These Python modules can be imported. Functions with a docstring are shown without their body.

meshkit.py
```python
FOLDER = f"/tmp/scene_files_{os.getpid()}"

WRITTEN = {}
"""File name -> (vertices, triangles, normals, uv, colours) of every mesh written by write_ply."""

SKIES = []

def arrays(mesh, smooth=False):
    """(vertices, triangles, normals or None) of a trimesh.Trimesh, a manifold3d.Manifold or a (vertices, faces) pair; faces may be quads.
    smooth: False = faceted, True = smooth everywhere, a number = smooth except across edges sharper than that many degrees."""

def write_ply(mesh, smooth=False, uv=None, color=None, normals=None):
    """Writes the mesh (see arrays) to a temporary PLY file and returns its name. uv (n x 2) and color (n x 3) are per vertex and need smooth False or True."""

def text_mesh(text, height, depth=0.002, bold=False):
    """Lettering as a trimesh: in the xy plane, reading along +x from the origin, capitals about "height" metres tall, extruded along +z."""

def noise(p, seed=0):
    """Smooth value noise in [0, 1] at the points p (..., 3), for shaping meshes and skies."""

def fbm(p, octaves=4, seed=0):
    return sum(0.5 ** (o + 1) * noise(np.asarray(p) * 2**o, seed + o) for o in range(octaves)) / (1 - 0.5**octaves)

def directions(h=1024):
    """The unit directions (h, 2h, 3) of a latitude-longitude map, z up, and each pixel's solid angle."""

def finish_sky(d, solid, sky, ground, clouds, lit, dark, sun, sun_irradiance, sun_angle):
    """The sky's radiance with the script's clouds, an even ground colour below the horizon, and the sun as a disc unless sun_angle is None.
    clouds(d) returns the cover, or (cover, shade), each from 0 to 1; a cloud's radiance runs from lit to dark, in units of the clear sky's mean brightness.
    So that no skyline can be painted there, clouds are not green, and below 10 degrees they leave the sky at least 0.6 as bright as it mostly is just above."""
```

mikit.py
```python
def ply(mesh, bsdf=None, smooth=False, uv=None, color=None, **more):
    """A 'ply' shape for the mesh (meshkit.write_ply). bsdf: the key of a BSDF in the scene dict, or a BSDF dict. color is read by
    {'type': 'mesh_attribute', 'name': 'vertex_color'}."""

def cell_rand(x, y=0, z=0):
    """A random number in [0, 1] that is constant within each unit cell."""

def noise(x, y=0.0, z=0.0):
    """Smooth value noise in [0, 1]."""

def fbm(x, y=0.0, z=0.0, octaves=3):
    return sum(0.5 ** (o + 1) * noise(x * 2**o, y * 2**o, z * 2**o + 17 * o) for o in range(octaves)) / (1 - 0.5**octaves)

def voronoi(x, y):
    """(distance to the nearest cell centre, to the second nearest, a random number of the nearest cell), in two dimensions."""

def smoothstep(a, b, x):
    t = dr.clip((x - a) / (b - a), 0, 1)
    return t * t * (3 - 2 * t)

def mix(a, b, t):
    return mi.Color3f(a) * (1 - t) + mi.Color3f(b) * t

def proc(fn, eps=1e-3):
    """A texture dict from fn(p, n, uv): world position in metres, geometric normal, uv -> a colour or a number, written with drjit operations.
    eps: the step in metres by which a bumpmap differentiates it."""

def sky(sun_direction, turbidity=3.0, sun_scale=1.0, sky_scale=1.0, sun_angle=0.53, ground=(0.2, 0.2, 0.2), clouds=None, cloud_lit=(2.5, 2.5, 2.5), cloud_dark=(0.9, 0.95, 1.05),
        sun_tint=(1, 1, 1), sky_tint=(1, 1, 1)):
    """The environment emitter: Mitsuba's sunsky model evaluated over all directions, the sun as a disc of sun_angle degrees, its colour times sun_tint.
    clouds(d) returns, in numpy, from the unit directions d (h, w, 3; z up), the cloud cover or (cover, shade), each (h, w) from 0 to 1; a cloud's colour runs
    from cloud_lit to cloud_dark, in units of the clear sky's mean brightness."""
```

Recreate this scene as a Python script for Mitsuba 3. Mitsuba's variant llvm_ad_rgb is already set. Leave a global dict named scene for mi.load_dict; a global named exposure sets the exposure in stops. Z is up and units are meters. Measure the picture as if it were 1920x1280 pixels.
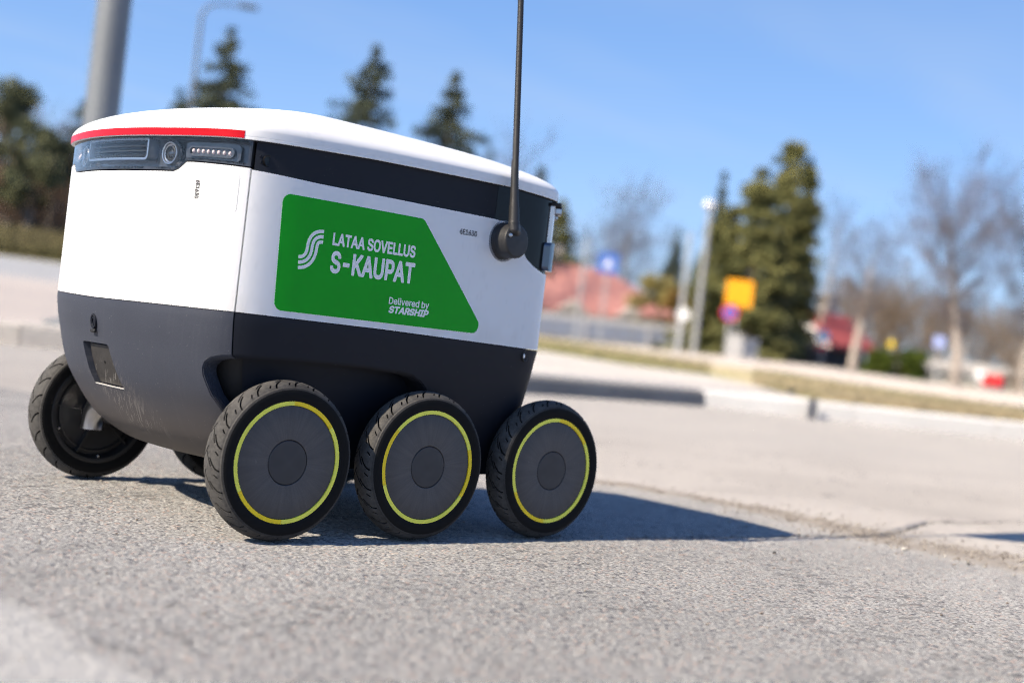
import math, random
import numpy as np, trimesh, drjit as dr, mitsuba as mi, mikit, meshkit
import manifold3d as m3
import shapely, shapely.geometry as sg, shapely.affinity as sa
from mikit import proc, noise, fbm, voronoi, smoothstep, mix, cell_rand
from scipy.interpolate import PchipInterpolator

T = mi.ScalarTransform4f
random.seed(7)
RNG = np.random.default_rng(7)
scene, labels = {}, {}

# ------------------------------------------------------------------ camera, sky, exposure
F_PX = 2616.5
EYE = np.array([-1.1712, -1.7145, 0.2869])
AZ, PITCH, ROLL = map(math.radians, (48.1317, -0.2421, 6.6694))
FWD = np.array([math.cos(PITCH) * math.cos(AZ), math.cos(PITCH) * math.sin(AZ), math.sin(PITCH)])
_r = np.cross(FWD, [0, 0, 1.0]); _r /= np.linalg.norm(_r)
_u = np.cross(_r, FWD)
UP = _u * math.cos(ROLL) - _r * math.sin(ROLL)
scene['camera'] = {'type': 'thinlens', 'fov': math.degrees(2 * math.atan(960 / F_PX)), 'fov_axis': 'x', 'aperture_radius': 0.0082, 'focus_distance': 1.80,
                   'near_clip': 0.05, 'far_clip': 2000.0, 'to_world': T().look_at(origin=EYE.tolist(), target=(EYE + FWD).tolist(), up=UP.tolist())}
SUN_AZ, SUN_EL = math.radians(177.5), math.radians(38.4)
SUN = [math.cos(SUN_EL) * math.cos(SUN_AZ), math.cos(SUN_EL) * math.sin(SUN_AZ), math.sin(SUN_EL)]
def thin_haze(d):           # a thin veil that thickens evenly towards the horizon, with faint high streaks
    el = np.degrees(np.arcsin(np.clip(d[..., 2], 0, 1))); q = d / np.maximum(d[..., 2:], 0.06)
    wisp = np.clip(meshkit.fbm(np.stack([q[..., 0] * .55 + q[..., 1] * .2, q[..., 1] * 1.6 - q[..., 0] * .5, q[..., 0] * 0], -1), 4, 3) - 0.48, 0, 1)
    return 0.42 * np.exp(-el / 7.0) + 0.35 * wisp * np.clip(el / 6, 0, 1)
scene['sky'] = mikit.sky(SUN, turbidity=3.0, ground=(0.3, 0.29, 0.28), sun_scale=1.20, sky_scale=0.86, sun_tint=(0.96, 1.03, 1.14), sky_tint=(0.78, 0.97, 1.27),
                         clouds=thin_haze, cloud_lit=(1.75, 1.95, 2.2), cloud_dark=(1.2, 1.3, 1.5))
exposure = 2.2

# ------------------------------------------------------------------ materials
def rgb(*c): return {'type': 'rgb', 'value': list(c)}
def tex(fn, eps=1e-3): return proc(fn, eps)
def mat(name, color, rough=0.5, metal=0.0, spec=0.5, bump=None, scale=0.001, eps=1e-3, **more):
    d = {'type': 'principled', 'base_color': color if isinstance(color, dict) else rgb(*color), 'roughness': rough, 'metallic': metal, 'specular': spec, **more}
    if bump is not None:
        d = {'type': 'bumpmap', 'tex': proc(bump, eps), 'scale': scale, 'bsdf': d}
    scene['mat_' + name] = {'type': 'twosided', 'bsdf': d}
    return 'mat_' + name

def c3(r, g, b): return mi.Color3f(r, g, b)

def f_white(p, n, uv):
    k = fbm(p.x * 9, p.y * 9, p.z * 9, 3)
    s = smoothstep(0.60, 0.9, fbm(p.x * 160, p.y * 160, p.z * 60, 2))
    low = smoothstep(0.325, 0.272, p.z) * smoothstep(0.42, 0.7, fbm(p.x * 30, p.y * 30, p.z * 18, 3)) * 0.22
    return mix(c3(0.735, 0.735, 0.745) * (0.975 + 0.04 * k) * (1 - 0.05 * s), c3(0.52, 0.48, 0.43), low)
WHITE = mat('white_plastic', tex(f_white), 0.32, spec=0.5)

def f_dark(p, n, uv):
    g = noise(p.x * 1400, p.y * 1400, p.z * 1400)
    k = fbm(p.x * 12, p.y * 12, p.z * 12, 3)
    sp = smoothstep(0.93, 0.98, noise(p.x * 420, p.y * 420, p.z * 420))
    return c3(0.0085, 0.0105, 0.0170) * (0.8 + 0.25 * g + 0.25 * k) + c3(0.10, 0.10, 0.10) * sp * 0.4
def b_dark(p, n, uv): return noise(p.x * 900, p.y * 900, p.z * 900)
DARK = mat('dark_plastic', tex(f_dark), 0.55, spec=0.25, bump=b_dark, scale=0.00012, eps=2e-4)

def f_rear(p, n, uv):     # scuffed lower rear panel, road dust towards the bottom, scratches below the hatch
    g = noise(p.x * 1300, p.y * 1300, p.z * 1300)
    k = fbm(p.y * 14, p.z * 14, p.x * 5, 4)
    low = smoothstep(0.19, 0.095, p.z + 0.05 * (k - 0.5))
    a, b = p.y * 0.80 + p.z * 0.60, p.z * 0.80 - p.y * 0.60
    streak = fbm(a * 420, b * 55, 3.0, 3)
    streak2 = fbm(a * 800 + 7, b * 90, 9.0, 3)
    near = smoothstep(0.075, 0.0, dr.abs(p.y + 0.020 + (0.15 - p.z) * 0.6)) * smoothstep(0.095, 0.12, p.z) * smoothstep(0.225, 0.16, p.z)
    sc = dr.maximum(smoothstep(0.60, 0.72, streak), smoothstep(0.62, 0.74, streak2)) * near
    wide = smoothstep(0.66, 0.75, fbm(p.y * 260 + p.z * 60, p.z * 14 - p.y * 9, 5.0, 2)) * 0.25
    sp = smoothstep(0.90, 0.97, noise(p.x * 380, p.y * 380, p.z * 380))
    col = c3(0.038, 0.043, 0.060) * (0.75 + 0.3 * g + 0.25 * k)
    col = mix(col, c3(0.100, 0.083, 0.070), low * (0.45 + 0.55 * k))
    return mix(col, c3(0.27, 0.25, 0.23), dr.clip(0.55 * sc * (0.3 + 0.9 * k) + 0.10 * wide * k + 0.30 * sp, 0, 1))
REAR = mat('rear_plastic', tex(f_rear), 0.55, spec=0.4, bump=b_dark, scale=0.00014, eps=2e-4)
def f_hatch(p, n, uv):
    sc = smoothstep(0.60, 0.74, fbm((p.y * 0.8 + p.z * 0.6) * 420, (p.z * 0.8 - p.y * 0.6) * 60, 3.0, 3)) * smoothstep(.205, .165, p.z)
    return mix(c3(.030, .028, .027) * (0.7 + 0.6 * fbm(p.x * 90, p.y * 90, p.z * 90, 3)), c3(.24, .23, .22), .5 * sc)
HATCHM = mat('hatch_plate', tex(f_hatch), 0.5, spec=0.35)
BLACKIN = mat('black_core', (0.012, 0.012, 0.013), 0.6)
GLOSS = mat('gloss_black', (0.006, 0.006, 0.007), 0.10, spec=0.22)
RED = mat('red_reflector', tex(lambda p, n, uv: mix(c3(0.44, 0.0015, 0.006), c3(0.50, 0.003, 0.010), cell_rand(dr.floor((p.y + 0.5) * 24)))), 0.30, spec=0.25)
GREEN = mat('green_vinyl', tex(lambda p, n, uv: c3(0.003, 0.345, 0.012) * (0.96 + 0.08 * noise(p.x * 30, p.y * 30, p.z * 30))), 0.42, spec=0.2)
PRINTW = mat('white_print', (0.80, 0.80, 0.80), 0.4)
PRINTK = mat('black_print', (0.02, 0.02, 0.022), 0.5)
PAPER = mat('white_label', (0.84, 0.84, 0.84), 0.25)
PAPEREDGE = mat('label_edge', (0.50, 0.50, 0.51), 0.4)
SEAL = mat('grey_seal', (0.16, 0.165, 0.18), 0.5)

def f_tyre(p, n, uv):       # uv.x: depth below the tread surface in millimetres
    k = fbm(p.x * 40, p.y * 40, p.z * 40, 4)
    d = fbm(p.x * 260, p.y * 260, p.z * 260, 2)
    side = smoothstep(0.97, 0.80, dr.abs(n.y))
    side = side * smoothstep(0.9, 0.25, uv.x)
    return mix(c3(0.0045, 0.0045, 0.0048), c3(0.098, 0.094, 0.090), side * (0.45 + 0.4 * smoothstep(0.25, 0.7, k * 0.6 + d * 0.4)) + 0.03 * d)
TYRE = mat('tyre_rubber', tex(f_tyre), 0.72, spec=0.18, bump=lambda p, n, uv: noise(p.x * 700, p.y * 700, p.z * 700), scale=0.0002, eps=3e-4)
def f_disc(p, n, uv):       # uv: the disc's own plane, rim at about 1
    ang, rr_ = dr.atan2(uv.y, uv.x), dr.sqrt(uv.x * uv.x + uv.y * uv.y)
    brush = noise(ang * 26 + 90, rr_ * 2.2, 0) * 0.6 + noise(ang * 90 + 300, rr_ * 4, 3) * 0.4
    g = noise(p.x * 900, p.y * 900, p.z * 900); k = fbm(p.x * 60, p.y * 60, p.z * 60, 3)
    scuff = smoothstep(0.72, 0.80, fbm(p.x * 300 + p.z * 80, p.z * 90, p.y * 90, 2)) * smoothstep(.55, .8, k)
    col = mix(c3(0.062, 0.058, 0.060), c3(0.090, 0.083, 0.081), brush) * (0.88 + 0.2 * g) * (1.1 - 0.25 * smoothstep(.6, 1.0, rr_))
    return mix(col, c3(0.16, 0.15, 0.14), 0.35 * scuff)
DISC = mat('wheel_disc', tex(f_disc), 0.5, spec=0.4, bump=b_dark, scale=0.00008, eps=2e-4)
CAPM = mat('hub_cap', tex(lambda p, n, uv: c3(0.030, 0.030, 0.035) * (0.8 + 0.4 * fbm(p.x * 60, p.y * 60, p.z * 60, 3))), 0.45)
LIME = mat('lime_reflector', (0.90, 0.87, 0.10), 0.45)
YELLOW = mat('yellow_reflector', (0.95, 0.68, 0.006), 0.4)
WHEELIN = mat('wheel_inside', tex(lambda p, n, uv: c3(0.016, 0.016, 0.017) * (0.7 + 0.8 * fbm(p.x * 50, p.y * 50, p.z * 50, 3))), 0.42)
STEEL = mat('bolt_steel', (0.62, 0.62, 0.63), 0.3, 1.0)
ALU = mat('aluminium', tex(lambda p, n, uv: c3(0.52, 0.52, 0.54) * (0.85 + 0.25 * fbm(p.x * 90, p.y * 90, p.z * 90, 3))), 0.22, 1.0)
def b_braid(p, n, uv): return 0.5 + 0.5 * dr.sin(p.z * 3600)
ROD = mat('antenna_braid', tex(lambda p, n, uv: c3(0.022, 0.022, 0.024) * (0.7 + 0.6 * noise(p.x * 900, p.y * 900, p.z * 900))), 0.5, bump=b_braid, scale=0.0003, eps=2e-4)
RUBBER = mat('antenna_rubber', tex(lambda p, n, uv: c3(0.020, 0.020, 0.022) * (0.8 + 0.4 * fbm(p.x * 120, p.y * 120, p.z * 120, 2))), 0.5, bump=b_dark, scale=0.0002, eps=2e-4)
FLAGM = mat('flag_cloth', (0.75, 0.10, 0.01), 0.8)
HOUSING = mat('lamp_housing', tex(lambda p, n, uv: c3(0.085, 0.088, 0.100) * (0.7 + 0.6 * fbm(p.x * 120, p.y * 120, p.z * 120, 3))), 0.22, 0.55)
CHROME = mat('satin_trim', (0.42, 0.43, 0.46), 0.22, 0.9)
LEDM = mat('led_lens', (0.86, 0.70, 0.70), 0.2)
LENS = mat('lens_glass', (0.012, 0.014, 0.020), 0.03, spec=0.7, clearcoat=1.0, clearcoat_gloss=1.0)
BLUEGLASS = mat('blue_lens', (0.02, 0.05, 0.11), 0.05, spec=0.7, clearcoat=1.0, clearcoat_gloss=1.0)
scene['mat_clear'] = {'type': 'thindielectric', 'int_ior': 1.28}
CLEAR = 'mat_clear'

def ply(mesh, m, smooth=35, **k): return mikit.ply(mesh, m, smooth=smooth, **k)

def put(key, mesh, m, smooth=35, to_world=None):
    n, base = 0, key
    while key in scene:
        n += 1; key = f'{base}_{n:03d}'
    d = mesh if isinstance(mesh, dict) else ply(mesh, m, smooth)
    d = {**d, 'bsdf': {'type': 'ref', 'id': m}}
    if to_world is not None: d['to_world'] = to_world
    scene[key] = d
    return key

def new(key):
    n, base = 0, key
    while any(k == key or k.startswith(key + '__') for k in scene) or key in labels:
        n += 1; key = f'{base}_{n:03d}'
    return key

def tag(key, label, cat=None, group=None, kind=None):
    d = {'label': label}
    if cat: d['category'] = cat
    if group: d['group'] = group
    if kind: d['kind'] = kind
    labels[key] = d

def tri(man):
    m = man.to_mesh()
    return trimesh.Trimesh(np.array(m.vert_properties[:, :3]), np.array(m.tri_verts), process=False)

def box(sx, sy, sz, c=(0, 0, 0)):
    b = trimesh.creation.box((sx, sy, sz)); b.apply_translation(c); return b

def rbox(sx, sy, sz, r=0.004, c=(0, 0, 0), seg=8):
    r = min(r, 0.49 * min(sx, sy, sz))
    s = m3.Manifold.sphere(r, seg)
    h = [s.translate((a * (sx / 2 - r), b * (sy / 2 - r), d * (sz / 2 - r))) for a in (-1, 1) for b in (-1, 1) for d in (-1, 1)]
    return tri(m3.Manifold.batch_hull(h).translate(c))

def lathe(profile, n=96):
    """closed profile of (radius, height) pairs turned about z"""
    p = np.array(profile, float); a = np.arange(n) * 2 * np.pi / n
    v = np.stack([p[None, :, 0] * np.cos(a)[:, None], p[None, :, 0] * np.sin(a)[:, None], np.broadcast_to(p[None, :, 1], (n, len(p)))], -1).reshape(-1, 3)
    k = len(p); i, j = np.meshgrid(np.arange(n), np.arange(k - 1), indexing='ij')
    q = np.stack([i * k + j, ((i + 1) % n) * k + j, ((i + 1) % n) * k + j + 1, i * k + j + 1], -1).reshape(-1, 4)
    m = trimesh.Trimesh(v, np.vstack([q[:, [0, 1, 2]], q[:, [0, 2, 3]]]), process=False)
    m.merge_vertices(); m.update_faces(m.nondegenerate_faces())
    return m

def sweep(pts, rad, sides=16, caps=True):
    p = np.asarray(pts, float); rad = np.broadcast_to(np.asarray(rad, float), (len(p),))
    t = np.gradient(p, axis=0); t /= np.linalg.norm(t, axis=1, keepdims=True)
    ref = np.array([0.31, 0.95, 0.05]) if abs(t[0] @ np.array([0.31, 0.95, 0.05])) < 0.9 else np.array([1.0, 0, 0])
    a = np.cross(t, ref); a /= np.linalg.norm(a, axis=1, keepdims=True); b = np.cross(t, a)
    g = np.arange(sides) * 2 * np.pi / sides
    v = (p[:, None] + rad[:, None, None] * (np.cos(g)[None, :, None] * a[:, None] + np.sin(g)[None, :, None] * b[:, None])).reshape(-1, 3)
    i, j = np.meshgrid(np.arange(len(p) - 1), np.arange(sides), indexing='ij')
    q = np.stack([i * sides + j, i * sides + (j + 1) % sides, (i + 1) * sides + (j + 1) % sides, (i + 1) * sides + j], -1).reshape(-1, 4)
    f = [q[:, [0, 1, 2]], q[:, [0, 2, 3]]]
    if caps:
        v = np.vstack([v, p[:1], p[-1:]]); k = len(p) * sides; s = np.arange(sides)
        f += [np.stack([s * 0 + k, (s + 1) % sides, s], 1), np.stack([s * 0 + k + 1, k - sides + s, k - sides + (s + 1) % sides], 1)]
    return trimesh.Trimesh(v, np.vstack(f), process=False)

def cat(*m): return trimesh.util.concatenate(list(m))

def frame(o, z, up=(0, 0, 1)):
    """matrix that takes local z to direction z at the point o"""
    z = np.asarray(z, float) / np.linalg.norm(z); x = np.cross(up, z); x /= np.linalg.norm(x); y = np.cross(z, x)
    m = np.eye(4); m[:3, 0], m[:3, 1], m[:3, 2], m[:3, 3] = x, y, z, o
    return m

# ================================================================== the ground near the robot
def polar(b, r): return np.array([EYE[0] + r * math.cos(math.radians(b)), EYE[1] + r * math.sin(math.radians(b))])

KERB = np.array([(-5.5, 8.6), (-2.2, 6.35), (1.25, 4.12), (2.7, 3.47), (5.28, 3.71), (9.5, 1.30), (16.0, -2.4)])
KTOP = np.array([0.10, 0.10, 0.095, 0.092, 0.094, 0.14, 0.14])
SEAM = [(0.55, 0.72), (0.80, 0.47), (1.02, 0.30), (1.10, -0.02), (1.06, -0.26), (1.10, -0.56), (1.22, -1.0), (1.55, -2.0)]
CRACK = np.array([(0.42, -0.258), (0.62, -0.262), (0.80, -0.262), (0.94, -0.268), (1.00, -0.272), (1.10, -0.262), (1.20, -0.232), (1.32, -0.19), (1.48, -0.135), (1.62, -0.145), (1.78, -0.14), (2.0, -0.16), (2.4, -0.12)])

def seg_dist(P, line):
    best = np.full(P.shape[:-1], 1e9)
    for a, b in zip(line[:-1], line[1:]):
        a, b = np.asarray(a, float), np.asarray(b, float); ab = b - a
        t = np.clip(((P - a) @ ab) / (ab @ ab), 0, 1)
        best = np.minimum(best, np.linalg.norm(P - a - t[..., None] * ab, axis=-1))
    return best

def dr_dist(x, y, line):
    best = mi.Float(9.0)
    for a, b in zip(line[:-1], line[1:]):
        abx, aby = b[0] - a[0], b[1] - a[1]
        t = dr.clip(((x - a[0]) * abx + (y - a[1]) * aby) / (abx * abx + aby * aby), 0, 1)
        best = dr.minimum(best, dr.sqrt(dr.square(x - a[0] - t * abx) + dr.square(y - a[1] - t * aby)))
    return best

def side_of_seam(x, y):     # positive beyond the joint between the old asphalt and the dusty newer one
    return (x - 1.06) - 0.12 * (y + 0.26) * (y + 0.26) + dr.maximum(y - 0.1, 0) * 0.75

def f_road(p, n, uv):
    x, y = p.x, p.y
    big = fbm(x * 1.3, y * 1.3, 0, 4)
    mid = fbm(x * 9, y * 9, 0, 3)
    d1, d2, id1 = voronoi(x * 235, y * 235)
    e1, e2, id2 = voronoi(x * 75 + 3, y * 75)
    fine = noise(x * 700, y * 700, 0)
    stone = mix(c3(0.215, 0.213, 0.212), c3(0.40, 0.393, 0.382), id1)
    stone = mix(stone, c3(0.36, 0.285, 0.255), smoothstep(0.90, 0.93, id1))
    stone = mix(stone, c3(0.10, 0.10, 0.11), smoothstep(0.13, 0.10, id1))
    binder = c3(0.190, 0.187, 0.185)
    old = mix(binder, stone, smoothstep(0.62, 0.38, d1))
    old = mix(old, mix(c3(0.13, 0.13, 0.135), c3(0.33, 0.31, 0.29), id2), smoothstep(0.33, 0.25, e1) * smoothstep(0.72, 0.8, cell_rand(id2 * 9999)))
    wear = smoothstep(0.45, 0.7, fbm(x * 0.9 + y * 0.4, y * 5.5 - x * 2.0, 12, 3))
    old = old * (0.86 + 0.24 * big + 0.08 * mid) * (0.92 + 0.16 * fine) * (1 - 0.10 * wear)
    pits = smoothstep(0.66, 0.74, fbm(x * 75, y * 75, 4, 2)) * smoothstep(0.45, 0.62, fbm(x * 5, y * 5, 8, 2))
    old = mix(old, c3(0.07, 0.07, 0.073), 0.45 * pits)
    # beyond the joint: paler, dustier asphalt
    beyond = mix(c3(0.30, 0.280, 0.262), c3(0.36, 0.335, 0.313), fbm(x * 3, y * 3, 2, 4)) * (0.92 + 0.10 * noise(x * 240, y * 240, 1) + 0.06 * fine)
    beyond = mix(beyond, c3(0.16, 0.15, 0.145), 0.6 * smoothstep(0.74, 0.80, noise(x * 34, y * 34, 5)) * smoothstep(0.5, 0.62, mid))
    w = smoothstep(-0.06, 0.08, side_of_seam(x, y) + 0.10 * (mid - 0.5))
    beyond = beyond * (1 - 0.10 * smoothstep(0.5, 0.7, fbm(x * 1.1, y * 4.0, 15, 3)))
    col = mix(old, beyond, w)
    # brown grit gathered along the joint
    ds = dr_dist(x, y, SEAM) + 0.05 * (mid - 0.5) + 0.02 * (fbm(x * 40, y * 40, 6, 2) - 0.5)
    ds = ds * (1 - 0.5 * smoothstep(-0.12, -0.32, y) * smoothstep(0.9, 1.0, x))
    grit = smoothstep(0.095, 0.015, ds) * (0.35 + 0.65 * smoothstep(0.3, 0.6, fbm(x * 7, y * 7, 3, 2)))
    sand = mix(c3(0.085, 0.068, 0.055), c3(0.26, 0.22, 0.185), noise(x * 330, y * 330, 3))
    col = mix(col, sand, dr.clip(grit, 0, 1) * 0.95)
    dust = smoothstep(0.22, 0.06, ds) * 0.45 * fbm(x * 11, y * 11, 5, 3)
    col = mix(col, c3(0.42, 0.40, 0.37), dust)
    # far road: broad pale bands
    far = smoothstep(3.5, 6.0, dr.sqrt(dr.square(x + 1.17) + dr.square(y + 1.71)))
    col = mix(col, mix(c3(0.29, 0.275, 0.262), c3(0.345, 0.325, 0.306), fbm(x * 0.9 + y * 0.5, y * 2.4 - x * 1.2, 7, 3)), far)
    # the crack itself is filled with dark dirt
    dc = dr_dist(x, y, CRACK.tolist()) + 0.0035 * (noise(x * 90, y * 90, 2) - 0.5)
    col = mix(col, c3(0.05, 0.045, 0.042), smoothstep(0.0080, 0.0040, dc) * smoothstep(2.5, 1.6, x))
    # worn white road marking in the nearest corner
    paint = smoothstep(0.0, 0.035, PAINT(x, y) + 0.05 * (mid - 0.5) + 0.016 * (fbm(x * 60, y * 60, 1, 2) - 0.5))
    col = mix(col, c3(0.335, 0.331, 0.325) * (0.90 + 0.2 * mid), paint * (0.75 + 0.25 * smoothstep(0.25, 0.55, fbm(x * 90, y * 90, 2, 2))))
    return col

def PAINT(x, y):            # distance inside the marking: a band whose edge runs from (-0.63,-0.42) to (-0.65,-0.79)
    return (-0.645 - x) + 0.05 * (y + 0.6)

def b_road(p, n, uv):
    d1, d2, id1 = voronoi(p.x * 235, p.y * 235)
    return smoothstep(0.6, 0.2, d1) * (0.5 + 0.5 * id1) + 0.4 * noise(p.x * 600, p.y * 600, 0)
ASPHALT = mat('asphalt', tex(f_road), 0.85, spec=0.25, bump=b_road, scale=0.0011, eps=7e-4)

def road_height(P):
    q = np.concatenate([P, np.zeros(P.shape[:-1] + (1,))], -1)
    r = np.linalg.norm(P - EYE[:2], axis=-1)
    fade = np.clip((6.0 - r) / 3.0, 0, 1)
    st = np.clip((meshkit.noise(q * 135, 3) - 0.35) * 1.8, 0, 1)
    h = 0.0013 * st + 0.0010 * (meshkit.noise(q * 60, 5) - 0.5) + 0.004 * (meshkit.fbm(q * 3.5, 3, 9) - 0.5)
    dc = seg_dist(P, CRACK) + 0.004 * (meshkit.noise(q * 90, 8) - 0.5)
    h -= 0.015 * np.clip(1 - dc / 0.008, 0, 1) ** 0.7 * np.clip((2.3 - P[..., 0]) / 0.8, 0, 1)
    ds = seg_dist(P, SEAM)
    h += 0.004 * np.exp(-((ds - 0.02) / 0.05) ** 2) * (meshkit.noise(q * 25, 4) - 0.3)
    return h * fade - 0.0012

def grid_mesh(B, R, hfun):
    b, r = np.meshgrid(np.radians(B), R, indexing='ij')
    P = np.stack([EYE[0] + r * np.cos(b), EYE[1] + r * np.sin(b)], -1)
    z = hfun(P)
    v = np.concatenate([P, z[..., None]], -1).reshape(-1, 3); k = len(R)
    i, j = np.meshgrid(np.arange(len(B) - 1), np.arange(k - 1), indexing='ij')
    q = np.stack([i * k + j, i * k + j + 1, (i + 1) * k + j + 1, (i + 1) * k + j], -1).reshape(-1, 4)
    f = np.vstack([q[:, [0, 1, 2]], q[:, [0, 2, 3]]])
    m = trimesh.Trimesh(v, f, process=False)
    if m.face_normals[0, 2] < 0: m.invert()
    return m

Rn = np.concatenate([np.arange(0.55, 2.6, 0.0045), np.geomspace(2.6, 12, 260)])
Bn = np.linspace(20, 77, 561)
Rf = np.concatenate([[0.0], np.geomspace(0.4, 70, 40)])
near = grid_mesh(Bn, Rn, road_height)
outer = grid_mesh(np.linspace(77, 380, 150), Rf, lambda P: road_height(P) * 0 - 0.0012)
beyond = grid_mesh(np.linspace(20, 77, 60), np.geomspace(12, 70, 12), lambda P: P[..., 0] * 0 - 0.0012)
inner = grid_mesh(np.linspace(20, 77, 60), np.linspace(0, 0.55, 6), lambda P: P[..., 0] * 0 - 0.0012)
put('road', cat(near, outer, beyond, inner), ASPHALT, smooth=True)
tag('road', 'pale weathered asphalt with a dirt filled joint crossing it beside the robot', kind='structure')

# ================================================================== the delivery robot
ZK = [.05, .066, .085, .108, .114, .125, .15, .174, .2, .226, .25, .272, .62]
_dx = PchipInterpolator(ZK, [.175, .152, .113, .0765, .070, .060, .041, .026, .016, .009, .003, 0, 0])
_dy = PchipInterpolator(ZK, [.070, .060, .045, .0350, .033, .029, .021, .014, .009, .005, .002, 0, 0])
_df = PchipInterpolator(ZK, [.050, .044, .036, .0285, .027, .024, .018, .014, .010, .006, .003, 0, 0])
XR, BR, XF, BF, WS, BS, PW = .368, .94, .252, .6, .251, .12, 16

def Fplan(x, y, z):
    uf = (x + BF * y * y) / (XF - _df(z)); ur = (-x + BR * y * y) / (XR - _dx(z)); us = (np.abs(y) + BS * (x + .1) ** 2) / (WS + .002 - _dy(z))
    return (np.maximum(uf, 0) ** PW + np.maximum(ur, 0) ** PW + us ** PW) ** (1 / PW)

def radius(th, z):
    th, z = np.broadcast_arrays(np.asarray(th, float), np.asarray(z, float))
    z = np.clip(z, .05, .62); lo, hi = np.full(th.shape, .02), np.full(th.shape, .6)
    for _ in range(40):
        m = (lo + hi) / 2; ins = Fplan(m * np.cos(th), m * np.sin(th), z) < 1
        lo = np.where(ins, m, lo); hi = np.where(ins, hi, m)
    return lo

_TH = np.linspace(-np.pi, np.pi, 4001)
_RB = radius(_TH, .3)
_SL = np.concatenate([[0], np.cumsum(np.hypot(np.diff(_RB * np.cos(_TH)), np.diff(_RB * np.sin(_TH))))])
_SL -= np.interp(0, _TH, _SL)
HALF = _SL[-1]              # s = 0 at the front centre, negative along the camera's side, -HALF at the rear centre

def surf(s, z, d=0.0):
    s = (np.asarray(s, float) + HALF) % (2 * HALF) - HALF
    th = np.interp(s, _SL, _TH); r = radius(th, z) + d
    return np.stack([r * np.cos(th), r * np.sin(th), np.broadcast_to(z, r.shape)], -1)

def bend_mesh(m, res=None):
    v = np.array(m.vertices)
    return trimesh.Trimesh(surf(v[:, 0], v[:, 1], v[:, 2]), np.array(m.faces), process=False)

def slab(poly, d0, d1, res=0.008):
    """a shapely polygon in (s, z), solid from depth d0 to d1, as a flat manifold to be bent"""
    geoms = getattr(poly, 'geoms', [poly]); rings = []
    for g in geoms:
        g = sg.polygon.orient(g); rings.append(np.array(g.exterior.coords)[:-1]); rings += [np.array(h.coords)[:-1] for h in g.interiors]
    return m3.CrossSection(rings, m3.FillRule.EvenOdd).extrude(d1 - d0).translate((0, 0, d0))

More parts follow.
